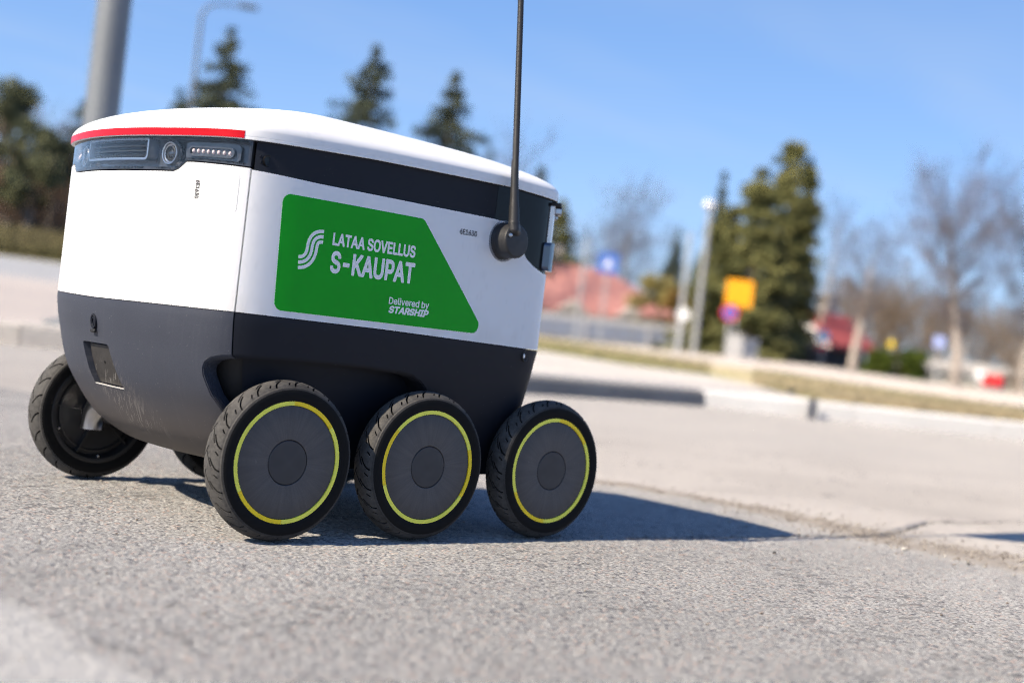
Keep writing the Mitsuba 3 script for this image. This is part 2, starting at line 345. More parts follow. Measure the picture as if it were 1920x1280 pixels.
def bend(man, res=0.008): return bend_mesh(tri(man.refine_to_length(res)))
def bend_poly(poly, d0, d1, res=0.008): return bend(slab(poly, d0, d1), res)

def zline(table):
    t = np.array(table)
    return lambda s: np.interp(np.abs((np.asarray(s, float) + HALF) % (2 * HALF) - HALF), t[:, 0], t[:, 1])
z_belt = zline([(0, .268), (.255, .2697), (.536, .275), (.75, .2762), (1.006, .2735)])
z_lid = zline([(0, .482), (.25, .4868), (.34, .4912), (.46, .4900), (.58, .4886), (.76, .4833), (.88, .4820), (1.006, .482)])
z_band = zline([(0, .368), (.10, .370), (.2567, .381), (.2789, .388), (.2974, .3985), (.313, .4235), (.328, .4375), (.345, .4425), (.37, .444), (.49, .4445), (.66, .4458), (.75, .4487)])
z_cluster = zline([(.7, .4522), (.7603, .4522), (.8295, .4538), (.8424, .4535), (.8541, .4447), (.863, .4412), (.92, .4408), (1.006, .4408)])

def strip_poly(s0, s1, lo, hi, n=160):
    s = np.linspace(s0, s1, n)
    return sg.Polygon(np.concatenate([np.stack([s, lo(s)], 1), np.stack([s[::-1], hi(s[::-1])], 1)])).buffer(0)

R = 'delivery_robot'
SEAM_S = .7512
rear0, rear1 = -2 * HALF + SEAM_S + .0010, -SEAM_S - .0010
sh0, sh1 = -SEAM_S + .0010, SEAM_S - .0010

# hull: dark core, lower panels with the wheel recess, white panels, dark band
zz = np.concatenate([[.0815], np.linspace(.083, .48, 60)])
th = np.linspace(-np.pi, np.pi, 241)[:-1]
s_core = np.abs(np.interp(th, _TH, _SL))
core_r = lambda z: np.maximum(radius(th, z) - .0065 - (.032 if z < .27 else 0) - (.026 * (s_core > .740) if z > .434 else 0), .02)
rows = [np.stack([core_r(z) * np.cos(th), core_r(z) * np.sin(th), th * 0 + z], 1) for z in zz]
v = np.vstack(rows + [[[0, 0, .0815]], [[0, 0, .48]]]); n = len(th); i, j = np.meshgrid(np.arange(len(zz) - 1), np.arange(n), indexing='ij')
q = np.stack([i * n + j, i * n + (j + 1) % n, (i + 1) * n + (j + 1) % n, (i + 1) * n + j], -1).reshape(-1, 4)
a = np.arange(n); k = len(zz) * n
core = trimesh.Trimesh(v, np.vstack([q[:, [0, 1, 2]], q[:, [0, 2, 3]], np.stack([a * 0 + k, (a + 1) % n, a], 1), np.stack([a * 0 + k + 1, k - n + a, k - n + (a + 1) % n], 1)]), process=False)
put(f'{R}__inner_body', core, BLACKIN)

recess = np.array([(-.70, .05), (-.72, .085), (-.7640, .1505), (-.7802, .1720), (-.7865, .1860), (-.7905, .1960), (-.7910, .2040), (-.7880, .2120), (-.7786, .2190), (-.7650, .2230), (-.7480, .2250), (-.6845, .2273), (-.62, .2277), (-.56, .2268),
                   (-.527, .2250), (-.498, .2235), (-.476, .2200), (-.460, .2130), (-.4489, .2046), (-.4406, .1950), (-.425, .160), (-.405, .05)])
rec = sg.Polygon(recess)
STEPS = [(.0, .02, 1), (-.0014, .0, 0), (-.0040, -.0014, -.0016), (-.0080, -.0040, -.0028), (-.0130, -.0080, -.0040), (-.034, -.0130, -.0048)]
def recess_cut(side):
    cuts = []
    for d0, d1, off in STEPS:
        p = rec.buffer(.0016 if off == 1 else off)
        if side > 0: p = sa.scale(p, -1, 1, origin=(0, 0))
        cuts.append(slab(p, d0, d1 + .0001))
    return m3.Manifold.batch_boolean(cuts, m3.OpType.Add)
cutR, cutL = recess_cut(-1), recess_cut(1)
cutRear = cutR + cutL.translate((-2 * HALF, 0, 0))
hatch_c = sg.Polygon([(-1.0555, .2122), (-1.0510, .2142), (-.9790, .2150), (-.9745, .2122), (-.9590, .1600), (-1.0520, .1600)])
bottom = lambda s: np.asarray(s) * 0 + .0825
low_rear = slab(strip_poly(rear0, rear1, bottom, lambda s: z_belt(s) - .0006), -.030, 0) - cutRear - slab(hatch_c, -.010, .01)
low_side = slab(strip_poly(sh0, sh1, bottom, lambda s: z_belt(s) - .0006), -.036, 0) - cutR - cutL
put(f'{R}__lower_rear_panel', bend(low_rear, .006), REAR)
tag(f'{R}__lower_rear_panel', 'dark grey lower rear panel, scuffed and dusty towards the bottom')
put(f'{R}__lower_side_shell', bend(low_side, .006), DARK)
put(f'{R}__rear_panel', bend_poly(strip_poly(rear0, rear1, lambda s: z_belt(s) + .0004, lambda s: z_cluster(s) - .0020, 400), -.006, 0), WHITE)
shell = strip_poly(sh0, sh1, lambda s: z_belt(s) + .0004, z_band, 500)
put(f'{R}__white_shell', bend_poly(shell, -.006, 0), WHITE)
for sgn in (-1, 1):
    a0, a1 = sorted((sgn * .7485, sgn * .3640))
    put(f'{R}__upper_band', bend_poly(strip_poly(a0, a1, lambda s: z_band(s) + .0004, lambda s: z_lid(s) + .002), -.006, -.0022), DARK)
put(f'{R}__front_window', bend_poly(strip_poly(-.3636, .3636, lambda s: z_band(s) + .0004, lambda s: z_lid(s) + .002, 300), -.006, -.0020), GLOSS)
tag(f'{R}__front_window', 'glossy black wraparound window at the front end')

# lid: rim, dome, underside
tht = np.linspace(-np.pi, np.pi, 361)[:-1]
s_th = np.interp(tht, _TH, _SL)
rl = radius(tht, .49) + .0045
zb = z_lid(s_th)
prof = [(-.10, .004, 0), (-.0040, .0015, 0), (-.0008, .0002, 0), (0, 0.0008, 0), (0, .0036, 0), (-.0007, .0039, 0), (-.0007, .0044, 0), (0, .0047, 0), (0, .0110, 0)]
ringv = [np.stack([(rl + d) * np.cos(tht), (rl + d) * np.sin(tht), zb + dz], 1) for d, dz, _ in prof]
for rho in np.concatenate([1 - np.geomspace(.0004, .08, 16), np.linspace(.9, .04, 22)]):
    x, y = rho * rl * np.cos(tht), rho * rl * np.sin(tht)
    g = (1 - rho ** 1.39) ** .5
    ringv.append(np.stack([x, y, zb + .0110 + (.5625 - .4925) * g * (1 - .3130 * x) - .0 * g + (.4925 - zb - .0110) * min(1, g * 2)], 1))
v = np.vstack(ringv + [[[0, 0, ringv[-1][:, 2].mean()]], [[0, 0, zb.mean()]]]); n = len(tht); nr = len(ringv)
i, j = np.meshgrid(np.arange(nr - 1), np.arange(n), indexing='ij')
q = np.stack([i * n + j, i * n + (j + 1) % n, (i + 1) * n + (j + 1) % n, (i + 1) * n + j], -1).reshape(-1, 4)
a = np.arange(n); k = nr * n
lid = trimesh.Trimesh(v, np.vstack([q[:, [0, 1, 2]], q[:, [0, 2, 3]], np.stack([a * 0 + k, k - n + a, k - n + (a + 1) % n], 1), np.stack([a * 0 + k + 1, (a + 1) % n, a], 1)]), process=False)
put(f'{R}__lid', lid, WHITE, smooth=30)
tag(f'{R}__lid', 'domed white cargo lid with rounded rim')
put(f'{R}__lid__reflective_strip', bend_poly(strip_poly(-2 * HALF + .7615, -.7615, lambda s: z_lid(s) + .0013, lambda s: z_lid(s) + .0104, 300), .0046, .0054, .01), RED)
tag(f'{R}__lid__reflective_strip', 'red reflective strip along the rear rim of the lid')

# tail light cluster behind a clear cover
C = f'{R}__light_cluster'
cl_s0, cl_s1 = -2 * HALF + SEAM_S + .0015, -SEAM_S - .0015
cl_poly = strip_poly(cl_s0, cl_s1, lambda s: z_cluster(s), lambda s: z_lid(s) + .001, 400)
back = slab(cl_poly, -.026, -.020); wall = slab(cl_poly, -.026, -.0006) - slab(cl_poly.buffer(-.0034), -.03, .01)
put(C, bend(back + wall, .008), HOUSING)
tag(C, 'tail light cluster with camera and lamps behind a clear cover')
def sheet(poly, d, res=.006):
    m = tri(slab(poly, d - .0005, d).refine_to_length(res)); keep = np.abs(m.vertices[m.faces][:, :, 2] - d).max(1) < 1e-7
    m.update_faces(keep); m.remove_unreferenced_vertices(); return bend_mesh(m)
put(f'{C}__cover', sheet(cl_poly.buffer(-.0008), -.0006), CLEAR, smooth=True)
rc = -HALF
def rrect(s0, s1, z0, z1, r): return sg.box(s0 + r, z0 + r, s1 - r, z1 - r).buffer(r, 12)
gr = rrect(rc - .086, rc + .086, .4530, .4850, .007).intersection(strip_poly(rc - .1, rc + .1, lambda s: s * 0, lambda s: z_lid(s) - .0005))
put(f'{C}__grille', bend(slab(gr, -.0200, -.0030) - slab(gr.buffer(-.0030), -.018, .01), .007), CHROME)
bars = cat(*[bend_poly(sg.box(rc - .080, z, rc + .080, z + .0016), -.020, -.009, .01) for z in np.arange(.4585, .482, .0062)])
teeth = cat(*[bend_poly(sg.box(s, .4565, s + .0012, .4625), -.020, -.008, .01) for s in np.arange(rc - .052, rc + .080, .0050)])
put(f'{C}__grille__louvre', cat(bars, teeth), BLACKIN); tag(f'{C}__grille__louvre', 'thin dark louvres and teeth inside the grille', kind='stuff')
put(f'{C}__grille__back', bend_poly(gr.buffer(-.0028), -.0198, -.0170), BLACKIN)
for sgn in (1, -1):
    def S_(s): return s if sgn > 0 else -2 * HALF - s
    cs = S_(-.8812)
    pod = sg.Point(cs, .4628).buffer(.0165, 32).union(rrect(min(S_(-.8560), S_(-.7700)), max(S_(-.8560), S_(-.7700)), .4565, .4780, .006)).union(rrect(min(S_(-.9), S_(-.84)), max(S_(-.9), S_(-.84)), .4450, .4530, .003)).intersection(cl_poly.buffer(-.003))
    put(f'{C}__reflector', bend_poly(pod, -.020, -.0120, .004), HOUSING)
    c0 = surf(cs, .4628, -.012); nrm = np.array([c0[0], c0[1] * .55, 0]); M = frame(c0, nrm)
    ring = lathe([(.0150, -.004), (.0150, .004), (.0140, .0052), (.0125, .0050), (.0118, .0030), (.0100, .0024), (.0096, -.002)], 48); ring.apply_transform(M)
    key = put(f'{C}__camera', ring, CHROME, smooth=40)
    bar = lathe([(.0096, -.004), (.0096, .0036), (.0086, .0040), (.0080, .0018), (.0062, .0016), (.0062, -.004)], 48); bar.apply_transform(M)
    put(f'{C}__camera_barrel', bar, BLACKIN, smooth=40)
    ln = lathe([(0.00001, .0034), (.002, .0033), (.004, .0028), (.0063, .0012), (.0063, -.003)], 40); ln.apply_transform(M)
    put(f'{C}__camera_lens', ln, LENS, smooth=60)
    put(f'{C}__led_tray', bend(slab(rrect(min(S_(-.8490), S_(-.7770)), max(S_(-.8490), S_(-.7770)), .4602, .4728, .0060), -.0120, -.0075) - slab(rrect(min(S_(-.8460), S_(-.7800)), max(S_(-.8460), S_(-.7800)), .4620, .4710, .0045), -.0105, .01), .004), HOUSING)
    for k in range(8):
        u = k / 7
        o = surf(S_(-.8411 + .0574 * u), .4672 - .0014 * u, -.0105)
        led = trimesh.creation.icosphere(2, .0029); led.vertices[:, 0] *= .6; led.apply_transform(frame(o, [o[0], o[1] * .6, 0])); led.apply_translation([0, 0, 0])
        put(f'{C}__led', led, LEDM, smooth=True)

# green advertising sticker with its lettering
STK = f'{R}__sticker'
corners = [(-.7075, .4272), (-.4915, .4262), (-.3600, .2838), (-.7025, .2843)]
dec = sg.Polygon(corners); rr = .011
dec = dec.buffer(-rr).buffer(rr, 16)
put(STK, bend_poly(dec, .0001, .0006, .012), GREEN)
tag(STK, 'green advertising sticker with slanted right edge and white lettering')
def text_shape(text):
    m = meshkit.text_mesh(text, .07, .001, True); top = np.abs(m.vertices[m.faces][:, :, 2] - m.vertices[:, 2].max()).max(1) < 1e-9
    return shapely.union_all([sg.Polygon(t) for t in m.vertices[m.faces[top]][:, :, :2]])
def text2d(text, s0, s1, zb_, zt, grow=0.0, slant=0.0, d=(.0006, .0010), cap='H'):
    """lettering between s0 and s1, capitals from zb_ to zt, strokes thickened by grow metres on each side"""
    g = text_shape(text); b = text_shape(cap).bounds; x0, _, x1, _ = g.bounds
    kx, kz = (s1 - s0 - 2 * grow - abs(slant)) / (x1 - x0), (zt - zb_ - 2 * grow) / (b[3] - b[1])
    g = sa.affine_transform(g, [kx, 0, 0, kz, s0 + grow - x0 * kx, zb_ + grow - b[1] * kz])
    g = g.buffer(grow, 4, join_style='mitre') if grow else g
    g = sa.affine_transform(g, [1, slant / (zt - zb_), 0, 1, -slant * zb_ / (zt - zb_), 0])
    return bend_mesh(tri(slab(g.simplify(.00003), d[0], d[1]).refine_to_length(.02)))
def lettering(parent, text, *a, m=PRINTW, label=None, **k):
    key = put(f'{parent}__lettering', text2d(text, *a, **k), m, smooth=False)
    tag(key, label or f'lettering reading {text}')
    return key
lettering(STK, 'LATAA SOVELLUS', -.6305, -.4995, .3732, .3890, grow=.00035)
lettering(STK, 'S-KAUPAT', -.6300, -.4975, .3388, .3664, grow=.0006)
lettering(STK, 'Delivered by', -.5335, -.4666, .3092, .3182, cap='D')
lettering(STK, 'STARSHIP', -.5330, -.4650, .2976, .3070, grow=.0004, slant=.0022)
def bez(*P, n=24):
    t = np.linspace(0, 1, n)[:, None]; P = np.array(P)
    return (1 - t) ** 3 * P[0] + 3 * (1 - t) ** 2 * t * P[1] + 3 * (1 - t) * t ** 2 * P[2] + t ** 3 * P[3]
mid = np.vstack([bez((-.6445, .3815), (-.6560, .3815), (-.6588, .3750), (-.6592, .3660)), bez((-.6592, .3660), (-.6594, .3560), (-.6640, .3468), (-.6765, .3462))[1:]])
line = sg.LineString(mid)
logo = []
for off in (.0066, 0, -.0066):
    l = line.offset_curve(off, join_style='round') if off else line
    logo.append(l.buffer(.0021, cap_style='flat'))
for g in logo:
    key = put(f'{STK}__emblem', bend_poly(g, .0006, .0010, .006), PRINTW, smooth=False)
tag(f'{STK}__emblem', 'white emblem of parallel curved bands forming an S')
lettering(R, '6E1630', -.4272, -.3960, .4150, .4225, m=PRINTK, d=(.0001, .0005), label='black serial number reading 6E1630 on the white side')

# blank white label (its code is left out) with the serial number turned on its side
LAB = f'{R}__label_plate'
put(LAB, bend_poly(rrect(-.8300, -.7630, .3962, .4400, .002), .0001, .0005, .012), PAPEREDGE)
put(f'{LAB}__face', bend_poly(rrect(-.8294, -.7636, .3968, .4394, .002), .0005, .0007, .012), PAPER)
g = text_shape('6E1630'); x0, y0, x1, y1 = g.bounds; g = sa.affine_transform(g, [0, .0062 / (y1 - y0), -.0225 / (x1 - x0), 0, -.8228 - y0 * .0062 / (y1 - y0), .4300 + x0 * .0225 / (x1 - x0)]).buffer(.0003, 4)
put(f'{LAB}__lettering', bend(slab(g, .0006, .0010), .02), PRINTK, smooth=False)
tag(LAB, 'blank white label sticker beside the rear seam'); tag(f'{LAB}__lettering', 'sideways black serial number reading 6E1630')

# charging socket, hatch with scuffed plate, small screws, round holes
o = surf(-1.0065, .2425, 0); Ms = frame(o - np.array([-.0, 0, 0]), [-1, .03, -.12])
sock = lathe([(.0135, -.004), (.0135, .0012), (.0125, .0022), (.0098, .0022), (.0090, .0010), (.0072, .0010), (.0066, .0022), (.0052, .0022), (.0046, -.006), (.00001, -.006)], 40); sock.apply_transform(Ms @ np.diag([.62, .74, 1, 1]))
key = put(f'{R}__charging_socket', sock, DARK)
tag(key, 'round black charging socket on the lower rear panel')
shade = rbox(.0130, .0050, .0036, .0015); shade.apply_transform(Ms); shade.apply_translation([-.0, 0, -.0125])
put(f'{R}__charging_socket__lip', shade, BLACKIN)
put(f'{R}__hatch', bend(slab(hatch_c.buffer(-.0024).intersection(sg.box(-1.0455, .1, -.90, .3)), -.030, -.0062) - slab(sg.Point(-1.005, .190).buffer(.0022), -.02, .01), .006), HATCHM)
tag(f'{R}__hatch', 'recessed rectangular hatch plate scratched along its lower edge')
put(f'{R}__hatch__lip', bend_poly(sg.Polygon([(-1.0500, .1590), (-.9585, .1590), (-.9590, .1604), (-1.0500, .1604)]), -.0045, .0009, .006), mat('worn_lip', (0.55, 0.54, 0.52), 0.4))
for s_, z_, r_ in ((-.7330, .4622, .0068), (-.7420, .4665, .0016), (-.7405, .4595, .0020)):
    o = surf(s_, z_, -.0022); Mx = frame(o, [.25 if s_ > -.737 else -.2, -1, 0])
    d_ = lathe([(.00001, .0004), (r_ * .62, .0005), (r_ * .7, .0011), (r_ * .92, .0012), (r_, .0006), (r_, -.002)], 28); d_.apply_transform(Mx)
    put(f'{R}__screw_cover', d_, GLOSS if r_ > .005 else DARK)
o = surf(-.2725, .2600, .0002); Mx = frame(o, [.35, -1, 0])
d_ = lathe([(.00001, -.0010), (.0058, -.0008), (.0066, .0006), (.0078, .0008), (.0084, .0003), (.0084, -.002)], 32); d_.apply_transform(Mx); put(f'{R}__round_port', d_, BLACKIN)
d_ = lathe([(.00001, .0008), (.0032, .0006), (.0040, -.0006)], 24); d_.apply_transform(frame(o - np.array([.0028, 0, 0]), [.35, -1, 0])); put(f'{R}__round_port__insert', d_, PAPER)

# front corner: side camera, its chrome bar, hinge bracket, bumper
put(f'{R}__side_camera', bend_poly(rrect(-.2560, -.2210, .3850, .4260, .006), -.002, .0075, .005), BLUEGLASS); tag(f'{R}__side_camera', 'blue glass side camera at the front corner')
put(f'{R}__corner_bar', bend_poly(rrect(-.2480, -.2390, .4240, .4800, .002), -.003, .0030, .005), mat('white_bar', (0.75, 0.72, 0.70), 0.25, 0.4))
hb = cat(bend_poly(rrect(-.2330, -.1900, .4680, .4800, .003), -.002, .0120, .004), bend_poly(rrect(-.2200, -.2020, .4620, .4690, .002), -.002, .0095, .004))
put(f'{R}__hinge_bracket', hb, CHROME)
put(f'{R}__hinge_bracket__cushion', bend_poly(rrect(-.2450, -.1800, .4795, .4850, .002), -.002, .0110, .005), BLACKIN)
put(f'{R}__front_bumper', bend_poly(rrect(-.1900, .1900, .1850, .2080, .005), -.004, .012, .006), mat('bumper', (0.33, 0.31, 0.30), 0.5))
tag(f'{R}__front_bumper', 'light grey bumper block low on the front')

# antenna mount and whip with flag
o = surf(-.3437, .4161, 0); nrm = np.array([.10, -1.0, 0.04]); Mc = frame(o, nrm)
cap = lathe([(.0270, -.004), (.0262, .0008), (.0245, .0018), (.0243, .0030), (.0238, .0050), (.0240, .0215), (.0234, .0240), (.0220, .0252), (.0206, .0256), (.0040, .0262), (.00001, .0262)], 72); cap.apply_transform(Mc)
put(f'{R}__antenna_mount', cap, RUBBER, smooth=30); tag(f'{R}__antenna_mount', 'round black antenna mount on the white side')
hous = lathe([(.0272, -.004), (.0272, .0006), (.0285, .0001), (.0290, -.003)], 72); hous.apply_transform(Mc); put(f'{R}__antenna_mount__collar', hous, SEAL)
A0, A1, A2 = np.array([.1000, -.2740, .4270]), np.array([.0985, -.2680, .4780]), np.array([.0905, -.2430, .7490])
AT = A2 + (A2 - A1) / .272 * .52
base = m3.Manifold.batch_hull([m3.Manifold.sphere(.0115, 20).translate(tuple(o + np.array([.004, -.014, .013]))), m3.Manifold.sphere(.0078, 20).translate(tuple(A0 + (A1 - A0) * .10)), m3.Manifold.sphere(.0072, 20).translate(tuple(A0 + (A1 - A0) * .32))])
put(f'{R}__antenna_mount__socket', tri(base), RUBBER, smooth=50)
scr = lathe([(.00001, .0016), (.0018, .0014), (.0028, .0004), (.0028, -.003)], 20); scr.apply_transform(frame(A0 + np.array([-.0086, -.0035, -.0035]), [-.8, -1, .1])); put(f'{R}__antenna_mount__screw', scr, ALU)
L0 = A0 + (A1 - A0) * .25
along = lambda t: L0 + (A1 - L0) * t if t <= 1 else A1 + (AT - A1) * (t - 1)
sl = [L0 + (A1 - L0) * t for t in (.0, .02, .05, .40, .46, .60, 1.15)]
rod_pts = np.vstack([[A1], [A1 + (AT - A1) * t for t in np.linspace(.04, 1, 24)]])
kA = put(f'{R}__antenna', sweep(rod_pts, np.linspace(.0047, .0032, len(rod_pts)), 14), ROD, smooth=50)
tag(kA, 'thin black braided whip antenna rising above the frame')
put(f'{R}__antenna__sleeve', sweep(np.array([L0 + (A1 - L0) * t for t in (0, .06, .10, .55, .70, 1.0, 1.5, 2.0, 2.3)]), [.0080, .0080, .0074, .0072, .0066, .0058, .0054, .0053, .0047], 18), RUBBER, smooth=50)
g = np.linspace(0, 1, 9); F0 = A1 + (AT - A1) * .66; F1 = A1 + (AT - A1) * .985
uu, vv = np.meshgrid(g, g, indexing='ij')
flagp = F0 + (F1 - F0) * uu[..., None] * 1.0; tip = np.array([-.02, -.115, -.01])
wv = (.012 + 1.0 * np.minimum(1, uu * 1.9) * (1 - .25 * uu))
flagp = flagp + tip * (vv * wv)[..., None] + np.array([.012, 0, 0]) * np.sin(vv * 5)[..., None] * vv[..., None]
fv = np.concatenate([flagp.reshape(-1, 3), flagp.reshape(-1, 3) + np.array([.0006, 0, 0])]); i, j = np.meshgrid(np.arange(8), np.arange(8), indexing='ij'); q = np.stack([i * 9 + j, i * 9 + j + 1, (i + 1) * 9 + j + 1, (i + 1) * 9 + j], -1).reshape(-1, 4)
ff = np.vstack([q[:, [0, 1, 2]], q[:, [0, 2, 3]]]); put(f'{R}__antenna__flag', trimesh.Trimesh(fv, np.vstack([ff, ff[:, ::-1] + 81]), process=False), FLAGM, smooth=60)

# wheels: tyre with cut tread, disc, reflective ring, hub cap, inner side with ribs and bolts
TW, RT = .042, .100
outer_p = [(.0755, .0016), (.0790, .0006), (.0850, .0000), (.0900, .0008), (.0925, .0022), (.0932, .0036), (.0950, .0048), (.0972, .0080), (.0988, .0130), (.0998, .0175), (.1000, .0210)]
tp = outer_p + [(r, TW - h) for r, h in outer_p[::-1][1:]]
tp = tp + [(.0755, TW - .0016), (.0755, .0016)]
tyre = lathe(tp, 144)
if tyre.volume < 0: tyre.invert()
tm = m3.Manifold(m3.Mesh(np.array(tyre.vertices, np.float32), np.array(tyre.faces, np.uint32)))
cut = []
def groove(a0, pts, r=.0011, depth=.0021):
    out = []
    for (da, h) in pts:
        aa = a0 + da; rad = np.interp(h, [.003, .0080, .0130, .0210, TW - .0130, TW - .0080, TW - .003], [.0945, .0972, .0988, .1000, .0988, .0972, .0945])
        out.append(m3.Manifold.batch_hull([m3.Manifold.sphere(r, 8).translate(((rad - depth) * math.cos(aa), (rad - depth) * math.sin(aa), h)), m3.Manifold.sphere(r * 1.15, 8).translate(((rad + .003) * math.cos(aa), (rad + .003) * math.sin(aa), h))]))
    return [m3.Manifold.batch_hull([x, y]) for x, y in zip(out[:-1], out[1:])]
NG = 22
for k in range(NG):
    a0 = 2 * np.pi * k / NG
    cut += groove(a0, [(.0, .0045), (.030, .0085), (.085, .0130), (.150, .0170)])
    cut += groove(a0 + .14, [(.0, TW - .0045), (.030, TW - .0085), (.085, TW - .0130), (.150, TW - .0170)])
    cut += groove(a0 + .20, [(.0, .0060), (.035, .0095)], r=.0009)
    cut += groove(a0 + .06, [(.0, .0150), (.10, .0210), (.16, .0245)], r=.0009)
tyre = tri(tm - m3.Manifold.batch_boolean(cut, m3.OpType.Add))
disc = lathe([(.0280, .0021), (.0290, .0019), (.0400, .0014), (.0550, .0013), (.0698, .0024), (.0704, .0044), (.0704, .0100), (.0280, .0100), (.0280, .0021)], 120)
rim = lathe([(.0704, .0042), (.0758, .0042), (.0764, .0014), (.0770, .0030), (.0770, TW - .004), (.0750, TW - .001), (.0735, TW - .0005), (.0690, TW - .0010), (.0675, TW - .0050), (.0640, TW - .0135), (.0240, TW - .0150), (.0220, TW - .0040), (.0150, TW - .0035), (.0140, TW - .012), (.00001, TW - .012), (.00001, .010), (.0704, .010), (.0704, .0042)], 120)
hubcap = lathe([(.00001, .0016), (.020, .0016), (.0268, .0018), (.0275, .0026), (.0275, .006)], 72)
def arc_ring(a0, a1, n=40):
    aa = np.linspace(a0, a1, n); o_ = np.stack([.0757 * np.cos(aa), .0757 * np.sin(aa)], 1); i_ = np.stack([.0706 * np.cos(aa), .0706 * np.sin(aa)], 1)
    m = trimesh.creation.extrude_polygon(sg.Polygon(np.vstack([o_, i_[::-1]])), .0026, engine='earcut'); m.apply_translation([0, 0, .0014]); return m
GAP = .006
cuts_a = [(0, 52, 1), (52, 180, 0), (180, 240, 1), (240, 360, 0)]
arcs = [(ply(arc_ring(math.radians(a) + GAP / 3, math.radians(b) - GAP / 3), LIME if not y else YELLOW, False), LIME if not y else YELLOW) for a, b, y in cuts_a]
ribs = []
for k in range(5):
    r_ = box(.044, .0022, .0110, (.045, 0, TW - .0095)); r_.apply_transform(trimesh.transformations.rotation_matrix(2 * np.pi * k / 5 + .3, [0, 0, 1])); ribs.append(ply(r_, WHEELIN, False))
pocket = lathe([(.0600, TW - .0136), (.0600, TW - .0105), (.0575, TW - .0098), (.0560, TW - .0136)], 90)
bolts = []
for k in range(5):
    b_ = lathe([(.00001, .0022), (.0014, .0020), (.0022, .0010), (.0024, -.002)], 14); a_ = 2 * np.pi * (k + .42) / 5 + .3; b_.apply_translation([.0655 * math.cos(a_), .0655 * math.sin(a_), TW - .0085 + .004]); bolts.append(ply(b_, STEEL, 40))
tyre_s = trimesh.graph.smooth_shade(tyre, angle=math.radians(28), facet_minarea=None)
_tr, _th_ = np.hypot(tyre_s.vertices[:, 0], tyre_s.vertices[:, 1]), tyre_s.vertices[:, 2]
_hp = np.array([(h, r) for r, h in outer_p[3:]] + [(TW - h, r) for r, h in outer_p[3:-1][::-1]])
_dep = np.where((_tr > .088) & (_th_ > .0010) & (_th_ < TW - .0010), np.maximum(np.interp(_th_, _hp[:, 0], _hp[:, 1]) - _tr, 0) * 1000, 0)
P_tyre, P_disc, P_rim, P_cap, P_pocket = mikit.ply(tyre_s, TYRE, smooth=True, uv=np.stack([_dep, _dep * 0], 1)), mikit.ply(disc, DISC, smooth=True, uv=disc.vertices[:, :2] / .0704), ply(rim, WHEELIN, 30), ply(hubcap, CAPM, 30), ply(pocket, WHEELIN, 30)
WX = [-.2190, .0, .2307]
WHEELS = [(x, -1, y) for x, y in zip(WX, (-.2700, -.2720, -.2695))] + [(-.2230, 1, .2840), (.0, 1, .2800), (.2307, 1, .2800)]
SPIN = [-1.57, -.35, -1.50, .2, 1.1, .4]
stub = lathe([(.00001, 0), (.0125, 0), (.0125, .075), (.00001, .075)], 24)
P_stub = ply(stub, WHEELIN, 30)
for (x, sd, y), sp in zip(WHEELS, SPIN):
    base_m = np.eye(4); base_m[:3, 3] = (x, y, RT)
    # local z points from the outer face towards the robot
    zdir = np.array([0, -sd, 0.0]); xdir = np.array([1.0, 0, 0]); ydir = np.cross(zdir, xdir)
    base_m[:3, 0], base_m[:3, 1], base_m[:3, 2] = xdir, ydir, zdir
    M = base_m @ trimesh.transformations.rotation_matrix(sp if sd < 0 else sp, [0, 0, 1])
    TWd = T(M.tolist())
    key = put(f'{R}__wheel', P_rim, WHEELIN, to_world=TWd)
    put(f'{key}__tyre', P_tyre, TYRE, to_world=TWd)
    put(f'{key}__disc', P_disc, DISC, to_world=TWd)
    put(f'{key}__hub_cap', P_cap, CAPM, to_world=TWd)
    for d_, m_ in arcs: put(f'{key}__reflective_ring', d_, m_, to_world=TWd)
    put(f'{key}__inner_ring', P_pocket, WHEELIN, to_world=TWd)
    for r_ in ribs: put(f'{key}__rib', r_, WHEELIN, to_world=TWd)
    for b_ in bolts: put(f'{key}__bolt', b_, STEEL, to_world=TWd)
    put(f'{R}__axle', P_stub, WHEELIN, to_world=T((base_m @ trimesh.transformations.translation_matrix([0, 0, TW - .012])).tolist()))
for sd in (1, -1):
    el = [(-.243, sd * .224, .078), (-.243, sd * .224, .090), (-.243, sd * .221, .103), (-.243, sd * .213, .114), (-.242, sd * .200, .121), (-.241, sd * .186, .124), (-.238, sd * .165, .124)]
    put(f'{R}__suspension_elbow', sweep(el, [.0160, .0160, .0162, .0162, .0160, .0158, .0155], 28), ALU, smooth=50)
tag(f'{R}__suspension_elbow', 'bare aluminium elbow bracket inside the far rear wheel')
tag(R, 'white and dark grey six wheeled delivery robot with green side sticker on the asphalt', 'robot')

# ================================================================== kerbs, verge, path and land beyond
def lerp_b(b, tab):
    t = np.array(tab); return np.interp(b, t[:, 0], t[:, 1])
def kerb_r(b):
    """distance from the eye to the kerb line along a bearing (degrees)"""
    out = []
    for bb in np.atleast_1d(b):
        d = np.array([math.cos(math.radians(bb)), math.sin(math.radians(bb))]); best = None
        for p0, p1 in zip(KERB[:-1], KERB[1:]):
            A = np.array([d, -(p1 - p0)]).T
            t = np.linalg.solve(A, p0 - EYE[:2])
            if t[0] > 0 and -1e-6 <= t[1] <= 1 + 1e-6: best = t[0] if best is None else min(best, t[0])
        out.append(best)
    return np.array(out, float)
KB = np.concatenate([np.degrees(np.arctan2(*(p0 + (p1 - p0) * t - EYE[:2])[::-1]))[None] for p0, p1 in zip(KERB[:-1], KERB[1:]) for t in np.linspace(0, .999, 40)])
KT = np.concatenate([[h0 + (h1 - h0) * t] for h0, h1 in zip(KTOP[:-1], KTOP[1:]) for t in np.linspace(0, .999, 40)])
_o = np.argsort(KB); KB, KT = KB[_o], KT[_o]
